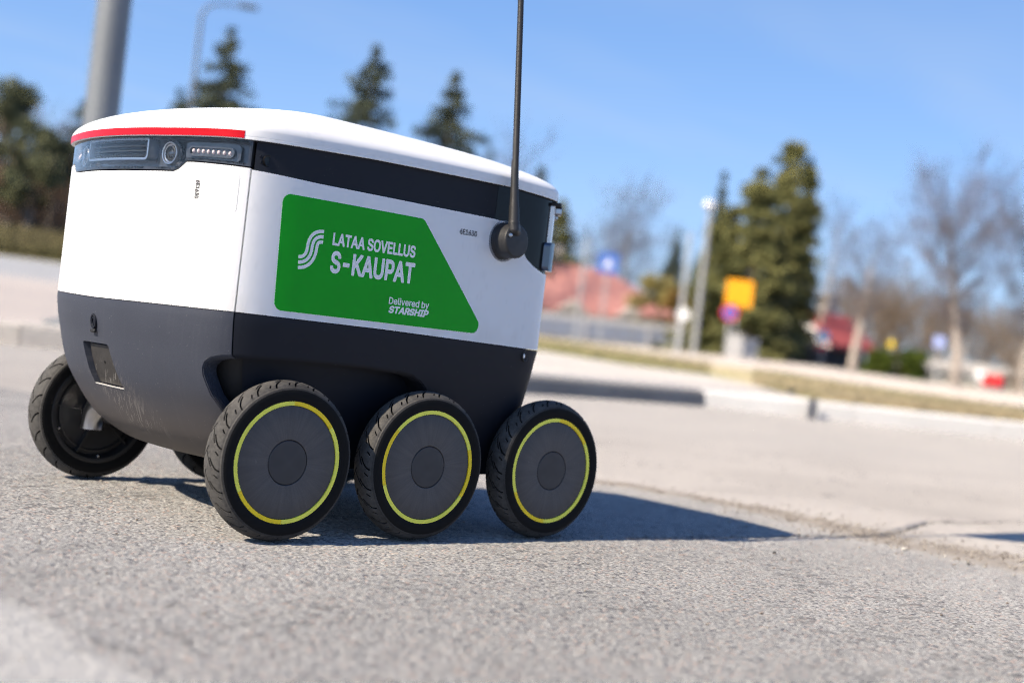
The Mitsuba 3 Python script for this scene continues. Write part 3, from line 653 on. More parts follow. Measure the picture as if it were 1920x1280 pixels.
def land(P):
    """height of the ground behind the kerbs"""
    d = P - EYE[:2]; r = np.linalg.norm(d, axis=-1); b = np.degrees(np.arctan2(d[..., 1], d[..., 0]))
    b = np.where(b < -90, b + 360, b)
    base = np.interp(b, KB, KT) - .004
    slope = lerp_b(b, [(-90, .0060), (29, .0060), (33, .0078), (36, .0100), (40, .0095), (45, .0075), (50, .0075), (58, .013), (66, .0245), (80, .027), (270, .006)])
    far_ = np.clip(r, 8, 60) - 8
    bank = lerp_b(b, [(-90, 0), (57, 0), (64, .55), (90, .55), (110, 0), (270, 0)]) * np.clip((r - 31) / 8, 0, 1)
    return base + slope * far_ + bank

def sector(key, b0, b1, r0, r1, m, label, dz=0.0, nb=90, nr=24, kind='structure', rough=0.0):
    bb = np.linspace(b0, b1, nb); R0 = r0(bb) if callable(r0) else np.full(nb, float(r0)); R1 = r1(bb) if callable(r1) else np.full(nb, float(r1))
    t = np.linspace(0, 1, nr) ** 1.5
    r = R0[:, None] + (R1 - R0)[:, None] * t; a = np.radians(bb)[:, None]
    P = np.stack([EYE[0] + r * np.cos(a), EYE[1] + r * np.sin(a)], -1)
    z = land(P) + dz
    if rough: z = z + rough * (meshkit.fbm(np.concatenate([P * 1.2, P[..., :1] * 0], -1), 3, 4) - 0.5) * np.clip(t * (1 - t) * 8, 0, 1)
    v = np.concatenate([P, z[..., None]], -1).reshape(-1, 3)
    i, j = np.meshgrid(np.arange(nb - 1), np.arange(nr - 1), indexing='ij')
    q = np.stack([i * nr + j, i * nr + j + 1, (i + 1) * nr + j + 1, (i + 1) * nr + j], -1).reshape(-1, 4)
    ms = trimesh.Trimesh(v, np.vstack([q[:, [0, 1, 2]], q[:, [0, 2, 3]]]), process=False)
    if ms.face_normals[0, 2] < 0: ms.invert()
    put(key, ms, m, smooth=True)
    if label: tag(key, label, kind=kind)

def f_grass(p, n, uv):
    k = fbm(p.x * .9, p.y * .9, 0, 4); g = fbm(p.x * 14, p.y * 14, 0, 3)
    c = mix(c3(.37, .31, .20), c3(.25, .235, .115), smoothstep(.42, .62, k))
    return c * (.75 + .5 * g)
GRASS = mat('dry_grass', tex(f_grass), .9, spec=.1, bump=lambda p, n, uv: fbm(p.x * 20, p.y * 20, 0, 3), scale=.02, eps=.01)
def f_pale(p, n, uv):
    k = fbm(p.x * 1.1, p.y * 1.1, 0, 4); g = fbm(p.x * 20, p.y * 20, 0, 3)
    return mix(c3(.31, .285, .262), c3(.39, .37, .345), k) * (.9 + .2 * g)
PALE = mat('pale_paving', tex(f_pale), .85, spec=.2)
PATHM = mat('gravel_path', tex(lambda p, n, uv: mix(c3(.33, .29, .26), c3(.40, .36, .32), fbm(p.x * 1.5, p.y * 1.5, 0, 4))), .9, spec=.2)
def f_leftroad(p, n, uv):
    d = dr.sqrt(dr.square(p.x + 1.17) + dr.square(p.y + 1.71)); k = fbm(p.x * .8, p.y * .8, 0, 4)
    grey = smoothstep(15, 18, d + 2 * (k - .5))
    return mix(mix(c3(.30, .27, .255), c3(.36, .325, .30), k), c3(.25, .255, .265) * (.85 + .3 * k), grey)
LEFTP = mat('side_road', tex(f_leftroad), .85, spec=.2)
LAND = mat('rough_ground', tex(lambda p, n, uv: mix(c3(.17, .135, .085), c3(.13, .125, .05), fbm(p.x * .5, p.y * .5, 0, 4)) * (.7 + .6 * fbm(p.x * 7, p.y * 7, 0, 3))), .9, spec=.1)

krl = lambda b: kerb_r(b) + .15
pav1 = lambda b: lerp_b(b, [(21, 9), (36.2, 9.2), (37.5, 10.3), (38.5, 11.4), (40.3, 13.0), (43.5, 13.6), (47, 16.2), (52, 17)])
gr1 = lambda b: lerp_b(b, [(21, 13), (28, 14), (35, 16.5), (41, 22), (47, 38), (52, 40)])
pa1 = lambda b: lerp_b(b, [(21, 46), (52, 46)])
sector('pavement', 35.5, 52, krl, lambda b: np.maximum(pav1(b), krl(b)), PALE, 'pale paved traffic island behind the kerb', nb=60)
sector('grass_verge', 21, 52, lambda b: np.maximum(pav1(b), krl(b)), gr1, GRASS, 'dry yellowish grass verge', nb=140, rough=.05)
sector('footpath', 21, 52, gr1, pa1, PATHM, 'pale gravel footpath behind the grass verge', nb=90)
sector('side_road', 52, 88, krl, 31.5, LEFTP, 'pale grey side road on the left', nb=90)
sector('verge_bank', 52, 100, 31.5, 75, LAND, 'brownish overgrown roadside bank', nb=110, rough=.8)
sector('terrain', 21, 52, pa1, 400, LAND, 'open ground behind the path', nb=60, rough=.2)
sector('outer_ground', 52, 100, 75, 400, LAND, 'open ground far to the left', nb=30, nr=10)
sector('surrounding_ground', 100, 381, 68, 400, LAND, 'open ground around the road', nb=60, nr=10)

# kerb stones, one by one
def f_conc(p, n, uv):
    k = fbm(p.x * 3, p.y * 3, p.z * 3, 4); g = noise(p.x * 160, p.y * 160, p.z * 160)
    return mix(c3(.56, .545, .52), c3(.68, .665, .645), k) * (.86 + .28 * g)
CONC = mat('kerb_concrete', tex(f_conc), .85, spec=.2, bump=lambda p, n, uv: fbm(p.x * 60, p.y * 60, p.z * 60, 3), scale=.004, eps=.003)
def f_conc2(p, n, uv):
    k = fbm(p.x * 3, p.y * 3, p.z * 3, 4); g = noise(p.x * 160, p.y * 160, p.z * 160)
    return mix(c3(.17, .165, .16), c3(.26, .25, .24), k) * (.8 + .4 * g)
CONC3 = mat('kerb_old_concrete', tex(lambda p, n, uv: mix(c3(.33, .31, .29), c3(.46, .43, .40), fbm(p.x * 3, p.y * 3, p.z * 3, 4)) * (.8 + .4 * noise(p.x * 60, p.y * 60, p.z * 60))), .85, spec=.2)
CONC2 = mat('kerb_granite', tex(f_conc2), .85, spec=.2, bump=lambda p, n, uv: fbm(p.x * 60, p.y * 60, p.z * 60, 3), scale=.004, eps=.003)
for (p0, p1, h0, h1) in zip(KERB[:-1], KERB[1:], KTOP[:-1], KTOP[1:]):
    L = np.linalg.norm(p1 - p0); nst = max(1, round(L / 1.0)); u = (p1 - p0) / L; nn = np.array([-u[1], u[0]])
    if nn @ (EYE[:2] - p0) > 0: nn = -nn
    dark_ = (p0 == KERB[3]).all()
    for k in range(nst):
        t0, t1 = k / nst, (k + 1) / nst
        q0, q1 = p0 + (p1 - p0) * t0 + u * .003, p0 + (p1 - p0) * t1 - u * .003
        ha, hb_ = h0 + (h1 - h0) * t0 + RNG.uniform(-.004, .004), h0 + (h1 - h0) * t1 + RNG.uniform(-.004, .004)
        if dark_: ha, hb_ = h0, h1
        w = .16; prof_ = lambda q, h: [(*q, -.05), (*(q + nn * .006), h - .018), (*(q + nn * .020), h), (*(q + nn * w), h + .002), (*(q + nn * w), -.05)]
        vv_ = np.array(prof_(q0, ha) + prof_(q1, hb_)); hull = trimesh.Trimesh(vv_).convex_hull
        put('kerb__stone', hull, CONC2 if dark_ else CONC3 if p0[0] < 2 else CONC, smooth=False)
tag('kerb', 'kerb of pale concrete stones with a darker stretch along the island', kind='structure')

# ------------------------------------------------------------------ vegetation
def f_needle(dark, light):
    def f(p, n, uv):
        k = fbm(p.x * 1.6, p.y * 1.6, p.z * 1.6, 3); g = noise(p.x * 9, p.y * 9, p.z * 9)
        return mix(c3(*dark), c3(*light), smoothstep(.3, .7, .65 * k + .35 * g))
    return f
SPRUCE = mat('spruce_needles', tex(f_needle((.050, .064, .046), (.110, .122, .075))), .8, spec=.15)
OLIVEG = mat('olive_needles', tex(f_needle((.074, .082, .032), (.215, .208, .080))), .8, spec=.15)
PINEG = mat('pine_needles', tex(f_needle((.070, .084, .050), (.165, .168, .092))), .8, spec=.15)
HEDGEG = mat('hedge_leaves', tex(f_needle((.035, .06, .010), (.11, .14, .022))), .8, spec=.15)
STRAW = mat('straw_leaves', tex(f_needle((.24, .20, .07), (.36, .31, .13))), .85, spec=.1)
RUST = mat('rust_leaves', tex(f_needle((.16, .09, .03), (.26, .17, .05))), .85, spec=.1)
BARK = mat('grey_bark', tex(lambda p, n, uv: mix(c3(.12, .10, .085), c3(.24, .20, .17), fbm(p.x * 8, p.y * 8, p.z * 3, 3))), .9, spec=.1)
TWIG = mat('twigs', tex(lambda p, n, uv: mix(c3(.105, .080, .074), c3(.185, .145, .135), noise(p.x * 3, p.y * 3, p.z * 3))), .9, spec=.1)
TWIGB = mat('brown_twigs', tex(lambda p, n, uv: mix(c3(.14, .105, .075), c3(.25, .19, .14), noise(p.x * 3, p.y * 3, p.z * 3))), .9, spec=.1)
RUSTW = mat('reddish_twigs', tex(lambda p, n, uv: mix(c3(.17, .115, .085), c3(.30, .215, .16), noise(p.x * 3, p.y * 3, p.z * 3))), .9, spec=.1)
BIRCH = mat('pale_bark', tex(lambda p, n, uv: mix(c3(.42, .36, .31), c3(.20, .17, .15), smoothstep(.5, .75, fbm(p.x * 7, p.y * 7, p.z * 5, 3)))), .85, spec=.1)

def place(b, r, dz=0.0):
    P = polar(b, r); return np.array([P[0], P[1], float(land(P[None])[0]) + dz])

def leaf_tris(c, size, rng, droop=0.0, flat=0.0):
    """small pointed triangles at the points c"""
    n = len(c); d = rng.normal(size=(n, 3)); d[:, 2] = d[:, 2] * (1 - flat) - droop; d /= np.linalg.norm(d, axis=1, keepdims=True)
    e = np.cross(d, rng.normal(size=(n, 3))); e /= np.linalg.norm(e, axis=1, keepdims=True); s = np.broadcast_to(size, (n,))[:, None] * rng.uniform(.6, 1.4, (n, 1))
    v = np.stack([c - e * s * .28, c + e * s * .28, c + d * s], 1).reshape(-1, 3)
    return trimesh.Trimesh(v, np.arange(3 * n).reshape(-1, 3), process=False)

def conifer(key, label, b, r, h, w, m=SPRUCE, seed=1, dens=1.0, power=.85, bare=.06, group=None, category='tree', ragged=.35):
    rng = np.random.default_rng(seed); o = place(b, r, -.1); key = new(key)
    put(f'{key}__trunk', sweep([o, o + [0, 0, h * .5], o + [0, 0, h * .98]], [h * .014 + .04, h * .010 + .02, .01], 8), BARK)
    pts, sz = [], []
    nw = int(h * 3.9)
    for k in range(nw):
        t = (k + rng.uniform(0, .8)) / nw; z = h * (bare + (1 - bare) * t)
        Rk = w * max(.02, (1 - t)) ** power * (1 - ragged * rng.uniform(0, 1)) + .06
        nb = int(rng.integers(5, 9))
        for a in rng.uniform(0, 2 * np.pi, nb):
            Rb = Rk * rng.uniform(.55, 1.15); mcount = max(3, int(dens * (8 + 34 * Rb)))
            u = rng.uniform(.08, 1, mcount) ** .8
            px = u * Rb; sag = -.28 * Rb * u ** 1.5 + .10 * Rb * u ** 3
            side = rng.normal(0, .16, mcount) * (1.2 - u) * Rb + rng.normal(0, .03, mcount)
            pts.append(np.stack([np.cos(a) * px - np.sin(a) * side, np.sin(a) * px + np.cos(a) * side, z + sag + rng.normal(-.03, .06, mcount)], 1)); sz.append(np.full(mcount, .15 + .05 * Rb))
    p_ = np.vstack(pts) + o; cr = leaf_tris(p_, np.concatenate(sz), rng, droop=.5)
    put(f'{key}__crown', cr, m, smooth=False)
    tag(key, label, category, group); return key

def blob_tree(key, label, b, r, h, w, m, seed, bare=.35, n=5000, group=None, bark=BARK, lumps=16, size=.16, category='tree', lean=0.0, trunk_r=None):
    """a tree or shrub whose crown is many separate leaf clumps on limbs"""
    rng = np.random.default_rng(seed); o = place(b, r, -.08); key = new(key)
    top = o + [lean * h, 0, h * .9]; tr = trunk_r or .02 * h + .02
    limbs = [sweep([o, o + [lean * h * .4, 0, h * .45], top], [tr, tr * .65, .02], 8)]
    cl = []
    for k in range(lumps):
        t = rng.uniform(bare, 1.0); a = rng.uniform(0, 2 * np.pi); env = w * math.sqrt(max(.05, 1 - ((t - (bare + .35 * (1 - bare))) / (1 - bare) / .72) ** 2)) if True else w
        q = env * math.sqrt(rng.uniform(.05, 1)); c = o + np.array([math.cos(a) * q, math.sin(a) * q, h * t])
        rad = w * rng.uniform(.22, .45); cl.append((c, rad))
        s = o + [lean * h * .3, 0, h * max(.05, t * .7 - .1)]
        limbs.append(sweep([s, (s + c) / 2 + [0, 0, -.03 * h], c], [tr * .35, tr * .22, .008], 5))
    put(f'{key}__trunk', cat(*limbs), bark)
    per = n // lumps; P = []
    for c, rad in cl:
        d = rng.normal(size=(per, 3)); d /= np.linalg.norm(d, axis=1, keepdims=True); P.append(c + d * (rad * rng.uniform(.15, 1, (per, 1)) ** .6) * [1, 1, .7])
    put(f'{key}__crown', leaf_tris(np.vstack(P), size, rng), m, smooth=False)
    tag(key, label, category, group); return key

def tubes3(seg):
    """three-sided twigs: seg (n, 8) = start, end, radii"""
    a, b, r0, r1 = seg[:, :3], seg[:, 3:6], seg[:, 6], seg[:, 7]; d = b - a; d /= np.linalg.norm(d, axis=1, keepdims=True) + 1e-9
    x = np.cross(d, np.where(np.abs(d[:, 2:]) < .9, [[0, 0, 1.]], [[1., 0, 0]])); x /= np.linalg.norm(x, axis=1, keepdims=True); y = np.cross(d, x); n = len(seg); v = []
    for p, rr_ in ((a, r0), (b, r1)):
        for k in range(3): v.append(p + rr_[:, None] * (math.cos(2.094 * k) * x + math.sin(2.094 * k) * y))
    v = np.stack(v, 1).reshape(-1, 3); base = np.arange(n)[:, None] * 6; f = []
    for k in range(3):
        l = (k + 1) % 3; f += [base + np.array([k, l, 3 + l]), base + np.array([k, 3 + l, 3 + k])]
    return trimesh.Trimesh(v, np.vstack(f), process=False)

def bare_tree(key, label, b, r, h, w, seed, bark=BARK, twig=TWIG, trunk_r=.11, fork=.30, limbs=24, subs=6, twigs=4, tr=.0052, stems=1, group=None, category='tree', peak=.45):
    """a leafless tree: a leader that runs to the top, limbs along it inside an oval outline, side branches and twigs"""
    rng = np.random.default_rng(seed); o = place(b, r, -.1); key = new(key); seg, trunks = [], []
    def path(p, d, L, n, bend, wob):
        out = [p]
        for k in range(n):
            d = d + rng.normal(0, wob, 3) + np.array([0, 0, bend]); d = d / np.linalg.norm(d); out.append(out[-1] + d * L / n)
        return np.array(out)
    def add(P, r0, r1):
        rr_ = r1 + (r0 - r1) * np.linspace(1, 0, len(P)) ** 1.3
        for k in range(len(P) - 1): seg.append([*P[k], *P[k + 1], rr_[k], rr_[k + 1]])
    for st in range(stems):
        d0 = np.array([0, 0, 1.0]) if stems == 1 else np.array([rng.normal(0, .22), rng.normal(0, .22), 1.0])
        o_ = o if stems == 1 else o + np.array([rng.normal(0, .25 * w), rng.normal(0, .25 * w), 0])
        hh = h * .93 if stems == 1 else h * rng.uniform(.6, 1.0)
        L = path(o_, d0, hh, 14, .015, .045); trunks.append(sweep(L, np.linspace(trunk_r * 1.15, .012, len(L)) ** 1.0, 8))
        for k in range(limbs):
            t = fork + (.97 - fork) * (k + rng.uniform(0, 1)) / limbs; q = np.array([np.interp(t * 14, np.arange(15), L[:, i]) for i in range(3)])
            u = (t - fork) / (1 - fork); env = w * ((u + .12) / (peak + .12) if u < peak else math.sqrt(max(.02, 1 - ((u - peak) / (1.02 - peak)) ** 2)))
            az = k * 2.4 + rng.uniform(-.5, .5); tilt = rng.uniform(.80, 1.25) * (1 - .25 * u); d = np.array([math.cos(az) * math.sin(tilt), math.sin(az) * math.sin(tilt), math.cos(tilt)])
            Ll = env / max(.7, math.sin(tilt)) * rng.uniform(.65, 1.05) + .08; P = path(q, d, Ll, 6, .07, .10); r0 = max(tr * 1.6, trunk_r * .55 * (1 - t) + .008); add(P, r0, tr)
            for m_ in range(subs):
                a = rng.uniform(.2, 1); p_ = np.array([np.interp(a * 6, np.arange(7), P[:, i]) for i in range(3)]); dd = P[-1] - P[0]; dd = dd / np.linalg.norm(dd) + rng.normal(0, .55, 3) + [0, 0, .15]
                Q = path(p_, dd / np.linalg.norm(dd), Ll * rng.uniform(.22, .5), 4, .05, .12); add(Q, tr * 1.3, tr * .9)
                for n_ in range(twigs):
                    a2 = rng.uniform(.15, 1); p2 = np.array([np.interp(a2 * 4, np.arange(5), Q[:, i]) for i in range(3)]); d2 = (Q[-1] - Q[0]) / (np.linalg.norm(Q[-1] - Q[0]) + 1e-6) + rng.normal(0, .6, 3)
                    add(path(p2, d2 / np.linalg.norm(d2), Ll * rng.uniform(.10, .24) + .08, 2, .03, .1), tr * .9, tr * .6)
    put(f'{key}__trunk', cat(*trunks), bark)
    put(f'{key}__crown', tubes3(np.array(seg)), twig, smooth=False)
    tag(key, label, category, group); return key

def elev_h(b, r, e):        # height of a thing at bearing b, distance r, whose top shows at elevation e from the eye
    return EYE[2] + r * math.tan(math.radians(e)) - place(b, r)[2]

SG_ = 'spruces behind the robot lid'
conifer('spruce_tree', 'tall dark spruce standing right of the thin lamp post', 60.80, 50, elev_h(60.8, 50, 10.9), 4.2, SPRUCE, 11, .9, group=SG_)
conifer('spruce_tree', 'tall dark spruce with ragged crown above the middle of the lid', 55.04, 48, elev_h(55.04, 48, 11.1), 4.6, SPRUCE, 12, .9, group=SG_)
conifer('spruce_tree', 'tall dark spruce left of the antenna, above the lid', 51.68, 50, elev_h(51.68, 50, 10.5), 4.3, SPRUCE, 13, .9, group=SG_)
bare_tree('bare_tree', 'bare purplish tree showing just right of the antenna above the lid', 48.95, 55, elev_h(48.95, 55, 8.2), 1.9, 21, trunk_r=.09, limbs=30)
conifer('spruce_tree', 'bluish spruce just left of the antenna foot, behind the lid', 49.9, 62, elev_h(49.9, 62, 7.6), 2.2, SPRUCE, 20, .8)
conifer('spruce_tree', 'dark spruce rising behind the front end of the lid', 47.75, 60, elev_h(47.7, 60, 7.2), 2.6, SPRUCE, 14, .8)
conifer('pine_tree', 'green conifer behind the front corner of the robot, left of the red roof', 46.75, 68, elev_h(46.7, 68, 5.9), 2.3, OLIVEG, 15, 1.2, power=.5)
bare_tree('bare_tree', 'bare purplish tree behind the red roofed house', 43.60, 68, elev_h(43.6, 68, 6.6), 2.3, 22, trunk_r=.12, fork=.2, limbs=34, tr=.0075)
bare_tree('bare_tree', 'smaller bare tree left of the purplish tree behind the red roof', 44.95, 74, elev_h(44.95, 74, 5.2), 1.9, 24, trunk_r=.08, fork=.2, limbs=26, tr=.0065)
bare_tree('bare_tree', 'bare grey tree directly above the blue crossing sign', 44.35, 80, elev_h(44.35, 80, 4.6), 2.2, 71, trunk_r=.09, fork=.15, limbs=26, tr=.0085)
bare_tree('bare_tree', 'bare grey tree behind the straw coloured bush', 42.7, 78, elev_h(42.7, 78, 4.7), 2.2, 72, trunk_r=.09, fork=.15, limbs=28, tr=.0085)
bare_tree('bare_tree', 'bare brown tree behind the plain grey post', 45.7, 76, elev_h(45.7, 76, 4.4), 2.0, 73, trunk_r=.09, fork=.15, limbs=26, tr=.0085)
conifer('spruce_tree', 'low dark spruce between the straw bush and the lamp posts', 42.15, 72, elev_h(42.15, 72, 3.9), 1.9, SPRUCE, 74, .9)
blob_tree('bush', 'straw coloured bush beside the red roofed house', 42.35, 54, elev_h(42.35, 54, 3.0), 1.15, STRAW, 31, bare=.1, n=4800, category='bush')
blob_tree('bush', 'rust brown bush at the right end of the red roofed house', 41.55, 53, elev_h(41.55, 53, 2.5), .85, RUST, 32, bare=.1, n=3600, category='bush')
conifer('spruce_tree', 'small spruce behind the lamp posts', 41.85, 64, elev_h(41.85, 64, 5.1), 1.7, SPRUCE, 16, .9)
conifer('spruce_tree', 'slender dark spruce right of the bright lamp head', 40.32, 62, elev_h(40.32, 62, 7.7), 1.1, SPRUCE, 17, 1.1, ragged=.2)
conifer('pine_tree', 'green conifer between the two grey posts', 40.75, 58, elev_h(40.75, 58, 4.2), 1.5, OLIVEG, 46, 1.1, power=.5)
BG_ = 'olive green conifers right of the lamp posts'
conifer('pine_tree', 'broad olive green conifer, tallest of the group behind the orange sign', 37.6, 45, elev_h(37.6, 45, 9.3), 1.5, OLIVEG, 41, 1.9, power=.38, ragged=.5, group=BG_)
conifer('pine_tree', 'middle olive green conifer above the orange sign', 38.75, 42, elev_h(38.75, 42, 8.0), 1.8, OLIVEG, 42, 1.7, power=.45, ragged=.5, group=BG_)
conifer('pine_tree', 'shorter olive green conifer left of the orange sign', 39.70, 43, elev_h(39.7, 43, 6.6), 2.0, OLIVEG, 43, 1.5, power=.5, ragged=.4, group=BG_)
conifer('pine_tree', 'olive green conifer at the right edge of the group', 36.95, 48, elev_h(36.95, 48, 8.4), .95, OLIVEG, 44, 1.9, power=.35, ragged=.5, group=BG_)
conifer('pine_tree', 'dark green conifer low at the front of the group', 37.9, 43, elev_h(37.9, 43, 5.0), 1.35, PINEG, 45, 1.5, power=.45, ragged=.4, group=BG_)
bare_tree('birch_tree', 'bare pale birch beside the tall olive conifer', 35.85, 52, elev_h(35.85, 52, 6.6), 1.4, 25, bark=BIRCH, trunk_r=.09, fork=.3, limbs=24)
bare_tree('bare_tree', 'slim bare tree with pale trunk right of the small red roof', 34.42, 38, elev_h(34.42, 38, 5.5), 1.05, 26, bark=BIRCH, trunk_r=.12, fork=.34, limbs=30, subs=6, twigs=4, tr=.0058)
bare_tree('bare_tree', 'large bare tree with spreading crown left of the red bollards', 30.42, 36, elev_h(30.4, 36, 7.3), 1.95, 27, bark=BIRCH, trunk_r=.12, fork=.30, limbs=44, subs=7, twigs=5, tr=.0066)
bare_tree('bare_tree', 'bare tree at the right edge of the picture', 27.95, 37, elev_h(27.95, 37, 6.5), 1.8, 28, bark=BIRCH, trunk_r=.11, fork=.34, limbs=40, subs=7, twigs=4, tr=.0066)
sh = [(35.2, 62, 3.8), (34.0, 58, 3.3), (33.3, 64, 4.4), (32.4, 66, 3.6), (31.5, 60, 3.1), (30.7, 64, 3.4), (30.0, 62, 3.2), (29.2, 66, 2.9), (28.4, 58, 3.2), (27.8, 62, 3.0), (33.8, 72, 5.2), (32.8, 75, 4.6), (31.9, 78, 4.0), (34.9, 70, 4.6), (33.5, 66, 3.6), (32.0, 70, 4.3), (31.0, 72, 4.2), (30.2, 74, 4.0), (29.5, 72, 3.6), (28.8, 76, 3.8), (28.0, 72, 3.7), (34.4, 66, 3.9)]
for k, (b, r, e) in enumerate(sh):
    bare_tree('leafless_shrub', 'leafless brown shrub in the thicket between the pale trunks', b, r, elev_h(b, r, e), 1.25, 60 + k, bark=TWIGB, twig=TWIGB, trunk_r=.035, fork=.06, limbs=15, subs=5, twigs=3, tr=.0085, stems=3, group='leafless shrubs in the right background', category='shrub')
blob_tree('evergreen_shrub', 'low green evergreen shrub, left one beside the slim pale trunk', 33.45, 44, elev_h(33.45, 44, 1.1), .35, HEDGEG, 51, bare=.02, n=2200, lumps=12, category='shrub')
blob_tree('evergreen_shrub', 'low green evergreen shrub, middle one of three', 32.75, 45, elev_h(32.75, 45, 1.5), .50, HEDGEG, 52, bare=.02, n=3000, lumps=14, category='shrub')
blob_tree('evergreen_shrub', 'low green evergreen shrub, widest and rightmost of three', 32.15, 44, elev_h(32.15, 44, 1.2), .52, HEDGEG, 53, bare=.02, n=3000, lumps=14, category='shrub')
# left background
blob_tree('pine_tree', 'rounded pine at the left edge of the picture', 69.0, 48, elev_h(69.0, 48, 7.4), 1.5, PINEG, 54, bare=.22, n=9000, lumps=34, trunk_r=.14)
blob_tree('pine_tree', 'lower pine right of the rounded pine at the left edge', 67.65, 41, elev_h(67.65, 41, 6.0), 1.15, PINEG, 55, bare=.34, n=4600, lumps=22, trunk_r=.12)
blob_tree('pine_tree', 'dark pine low behind the shrubs at the left edge', 68.6, 60, elev_h(68.6, 60, 4.8), 1.8, PINEG, 56, bare=.2, n=3600, lumps=18, trunk_r=.12)
conifer('spruce_tree', 'spruce half hidden behind the thick grey lamp post', 66.1, 50, elev_h(66.1, 50, 7.4), 2.6, SPRUCE, 18, 1.0)
conifer('spruce_tree', 'small treetop just above the lid left of the tall spruce', 62.5, 56, elev_h(62.5, 56, 8.2), 2.8, SPRUCE, 19, .8)
bare_tree('birch_tree', 'bare birch with pale trunk near the left edge', 66.85, 43, elev_h(66.85, 43, 6.4), 1.0, 29, bark=BIRCH, twig=TWIGB, trunk_r=.10, fork=.45, limbs=18)
for k, (b, r, e) in enumerate([(69.2, 44, 3.6), (68.5, 42, 3.9), (67.9, 44, 4.0), (67.3, 42, 3.7), (66.6, 44, 4.6), (66.1, 42, 4.2), (69.8, 43, 3.7), (65.4, 44, 4.5), (68.1, 50, 4.6), (67.1, 50, 4.8)]):
    bare_tree('leafless_shrub', 'leafless reddish brown shrub on the roadside bank at the left', b, r, elev_h(b, r, e), 1.1, 80 + k, bark=RUSTW, twig=RUSTW, trunk_r=.035, fork=.06, limbs=15, subs=5, twigs=3, tr=.0080, stems=3, group='leafless shrubs on the left bank', category='shrub')

# grass tufts on the verge and the bank
def tufts(key, b0, b1, r0, r1, n, m, label, seed, size=.10):
    rng = np.random.default_rng(seed); b = rng.uniform(b0, b1, n); t = rng.uniform(0, 1, n)
    lo = r0(b) if callable(r0) else np.full(n, r0); hi = r1(b) if callable(r1) else np.full(n, r1); r = lo + (hi - lo) * t ** 1.4
    P = np.stack([EYE[0] + r * np.cos(np.radians(b)), EYE[1] + r * np.sin(np.radians(b))], -1); c = np.concatenate([P, land(P)[:, None]], 1)
    d = rng.normal(0, .45, (n, 3)); d[:, 2] = 1; a = rng.uniform(0, np.pi, n); e = np.stack([np.cos(a), np.sin(a), a * 0], 1); s = size * rng.uniform(.3, 1.2, (n, 1))
    v = np.stack([c - e * s * .18, c + e * s * .18, c + d * s], 1).reshape(-1, 3)
    put(key, trimesh.Trimesh(v, np.arange(3 * n).reshape(-1, 3), process=False), m, smooth=False); tag(key, label, 'grass', kind='stuff')
tufts('dry_grass', 22, 38.2, lambda b: np.maximum(pav1(b), krl(b)) + .1, gr1, 26000, GRASS, 'short dry grass along the verge', 1, .05)
tufts('dry_grass', 40, 51, lambda b: np.maximum(pav1(b), krl(b)), gr1, 14000, GRASS, 'short dry grass behind the paved island', 2, .05)
tufts('long_grass', 60, 72, 32, 44, 16000, LAND, 'long brownish grass on the left bank', 3, .26)

# ------------------------------------------------------------------ street furniture
GREYP = mat('dark_grey_paint', (.13, .14, .15), .5)
GALV = mat('galvanised_steel', tex(lambda p, n, uv: c3(.19, .205, .22) * (.78 + .4 * fbm(p.x * 6, p.y * 6, p.z * 2.2, 4))), .5, .25)
POLEG = mat('grey_paint', (.34, .35, .36), .5)
LAMPW = mat('lamp_housing_white', (.80, .80, .80), .15)
o = place(65.40, 6.6, -.05); key = new('lamp_post')
put(f'{key}__pole', lathe([(.00001, 0), (.082, 0), (.082, .9), (.0765, .92), (.0700, 6.2), (.00001, 6.2)], 48), GALV, to_world=T().translate(o.tolist()))
put(f'{key}__base_plate', lathe([(.00001, .045), (.15, .045), (.15, .075), (.0835, .085), (.0835, .05)], 40), GALV, to_world=T().translate(o.tolist()))
put(f'{key}__door', box(.075, .004, .30, (0, 0, 0)), POLEG, to_world=T().translate((o + [-.03, -.078, .62]).tolist()))
put(f'{key}__arm', sweep([o + [0, 0, 6.15], o + [.05, .05, 6.5], o + [.3, .3, 6.75], o + [.7, .7, 6.85]], [.045, .04, .035, .03], 16), GALV)
hd = rbox(.62, .20, .10, .04); hd.apply_transform(trimesh.transformations.rotation_matrix(.785, [0, 0, 1])); hd.apply_translation(o + [.9, .9, 6.86]); put(f'{key}__lamp_head', hd, LAMPW)
tag(key, 'thick galvanised lamp post close behind the left end of the robot', 'lamp post')
def thin_lamp(b, r, h, arm, label, rad=.06, head=True):
    o = place(b, r, -.05); key = new('lamp_post'); P = np.array(arm)
    put(f'{key}__pole', sweep([o, o + [0, 0, h * .5], o + [0, 0, h]], [rad * 1.15, rad, rad * .75], 16), GREYP)
    rt = np.array([math.cos(math.radians(b - 90)), math.sin(math.radians(b - 90)), 0]); e = o + [0, 0, h]
    pts = [e - [0, 0, .05], e + rt * P[0] * .12 + [0, 0, P[1] * .55], e + rt * P[0] * .45 + [0, 0, P[1] * .9], e + rt * P[0] + [0, 0, P[1]]]
    put(f'{key}__arm', sweep(pts, [rad * .7, rad * .6, rad * .55, rad * .5], 12), GREYP)
    if head:
        hd = rbox(.46, .20, .10, .04); hd.apply_transform(trimesh.transformations.rotation_matrix(math.radians(b - 90), [0, 0, 1])); hd.apply_translation(pts[-1] + rt * .2); put(f'{key}__lamp_head', hd, GREYP)
    tag(key, label, 'lamp post')
thin_lamp(62.05, 34, elev_h(62.05, 34, 11.2), (.85, .35), 'thin distant lamp post with curved arm left of the tall spruce', .055)
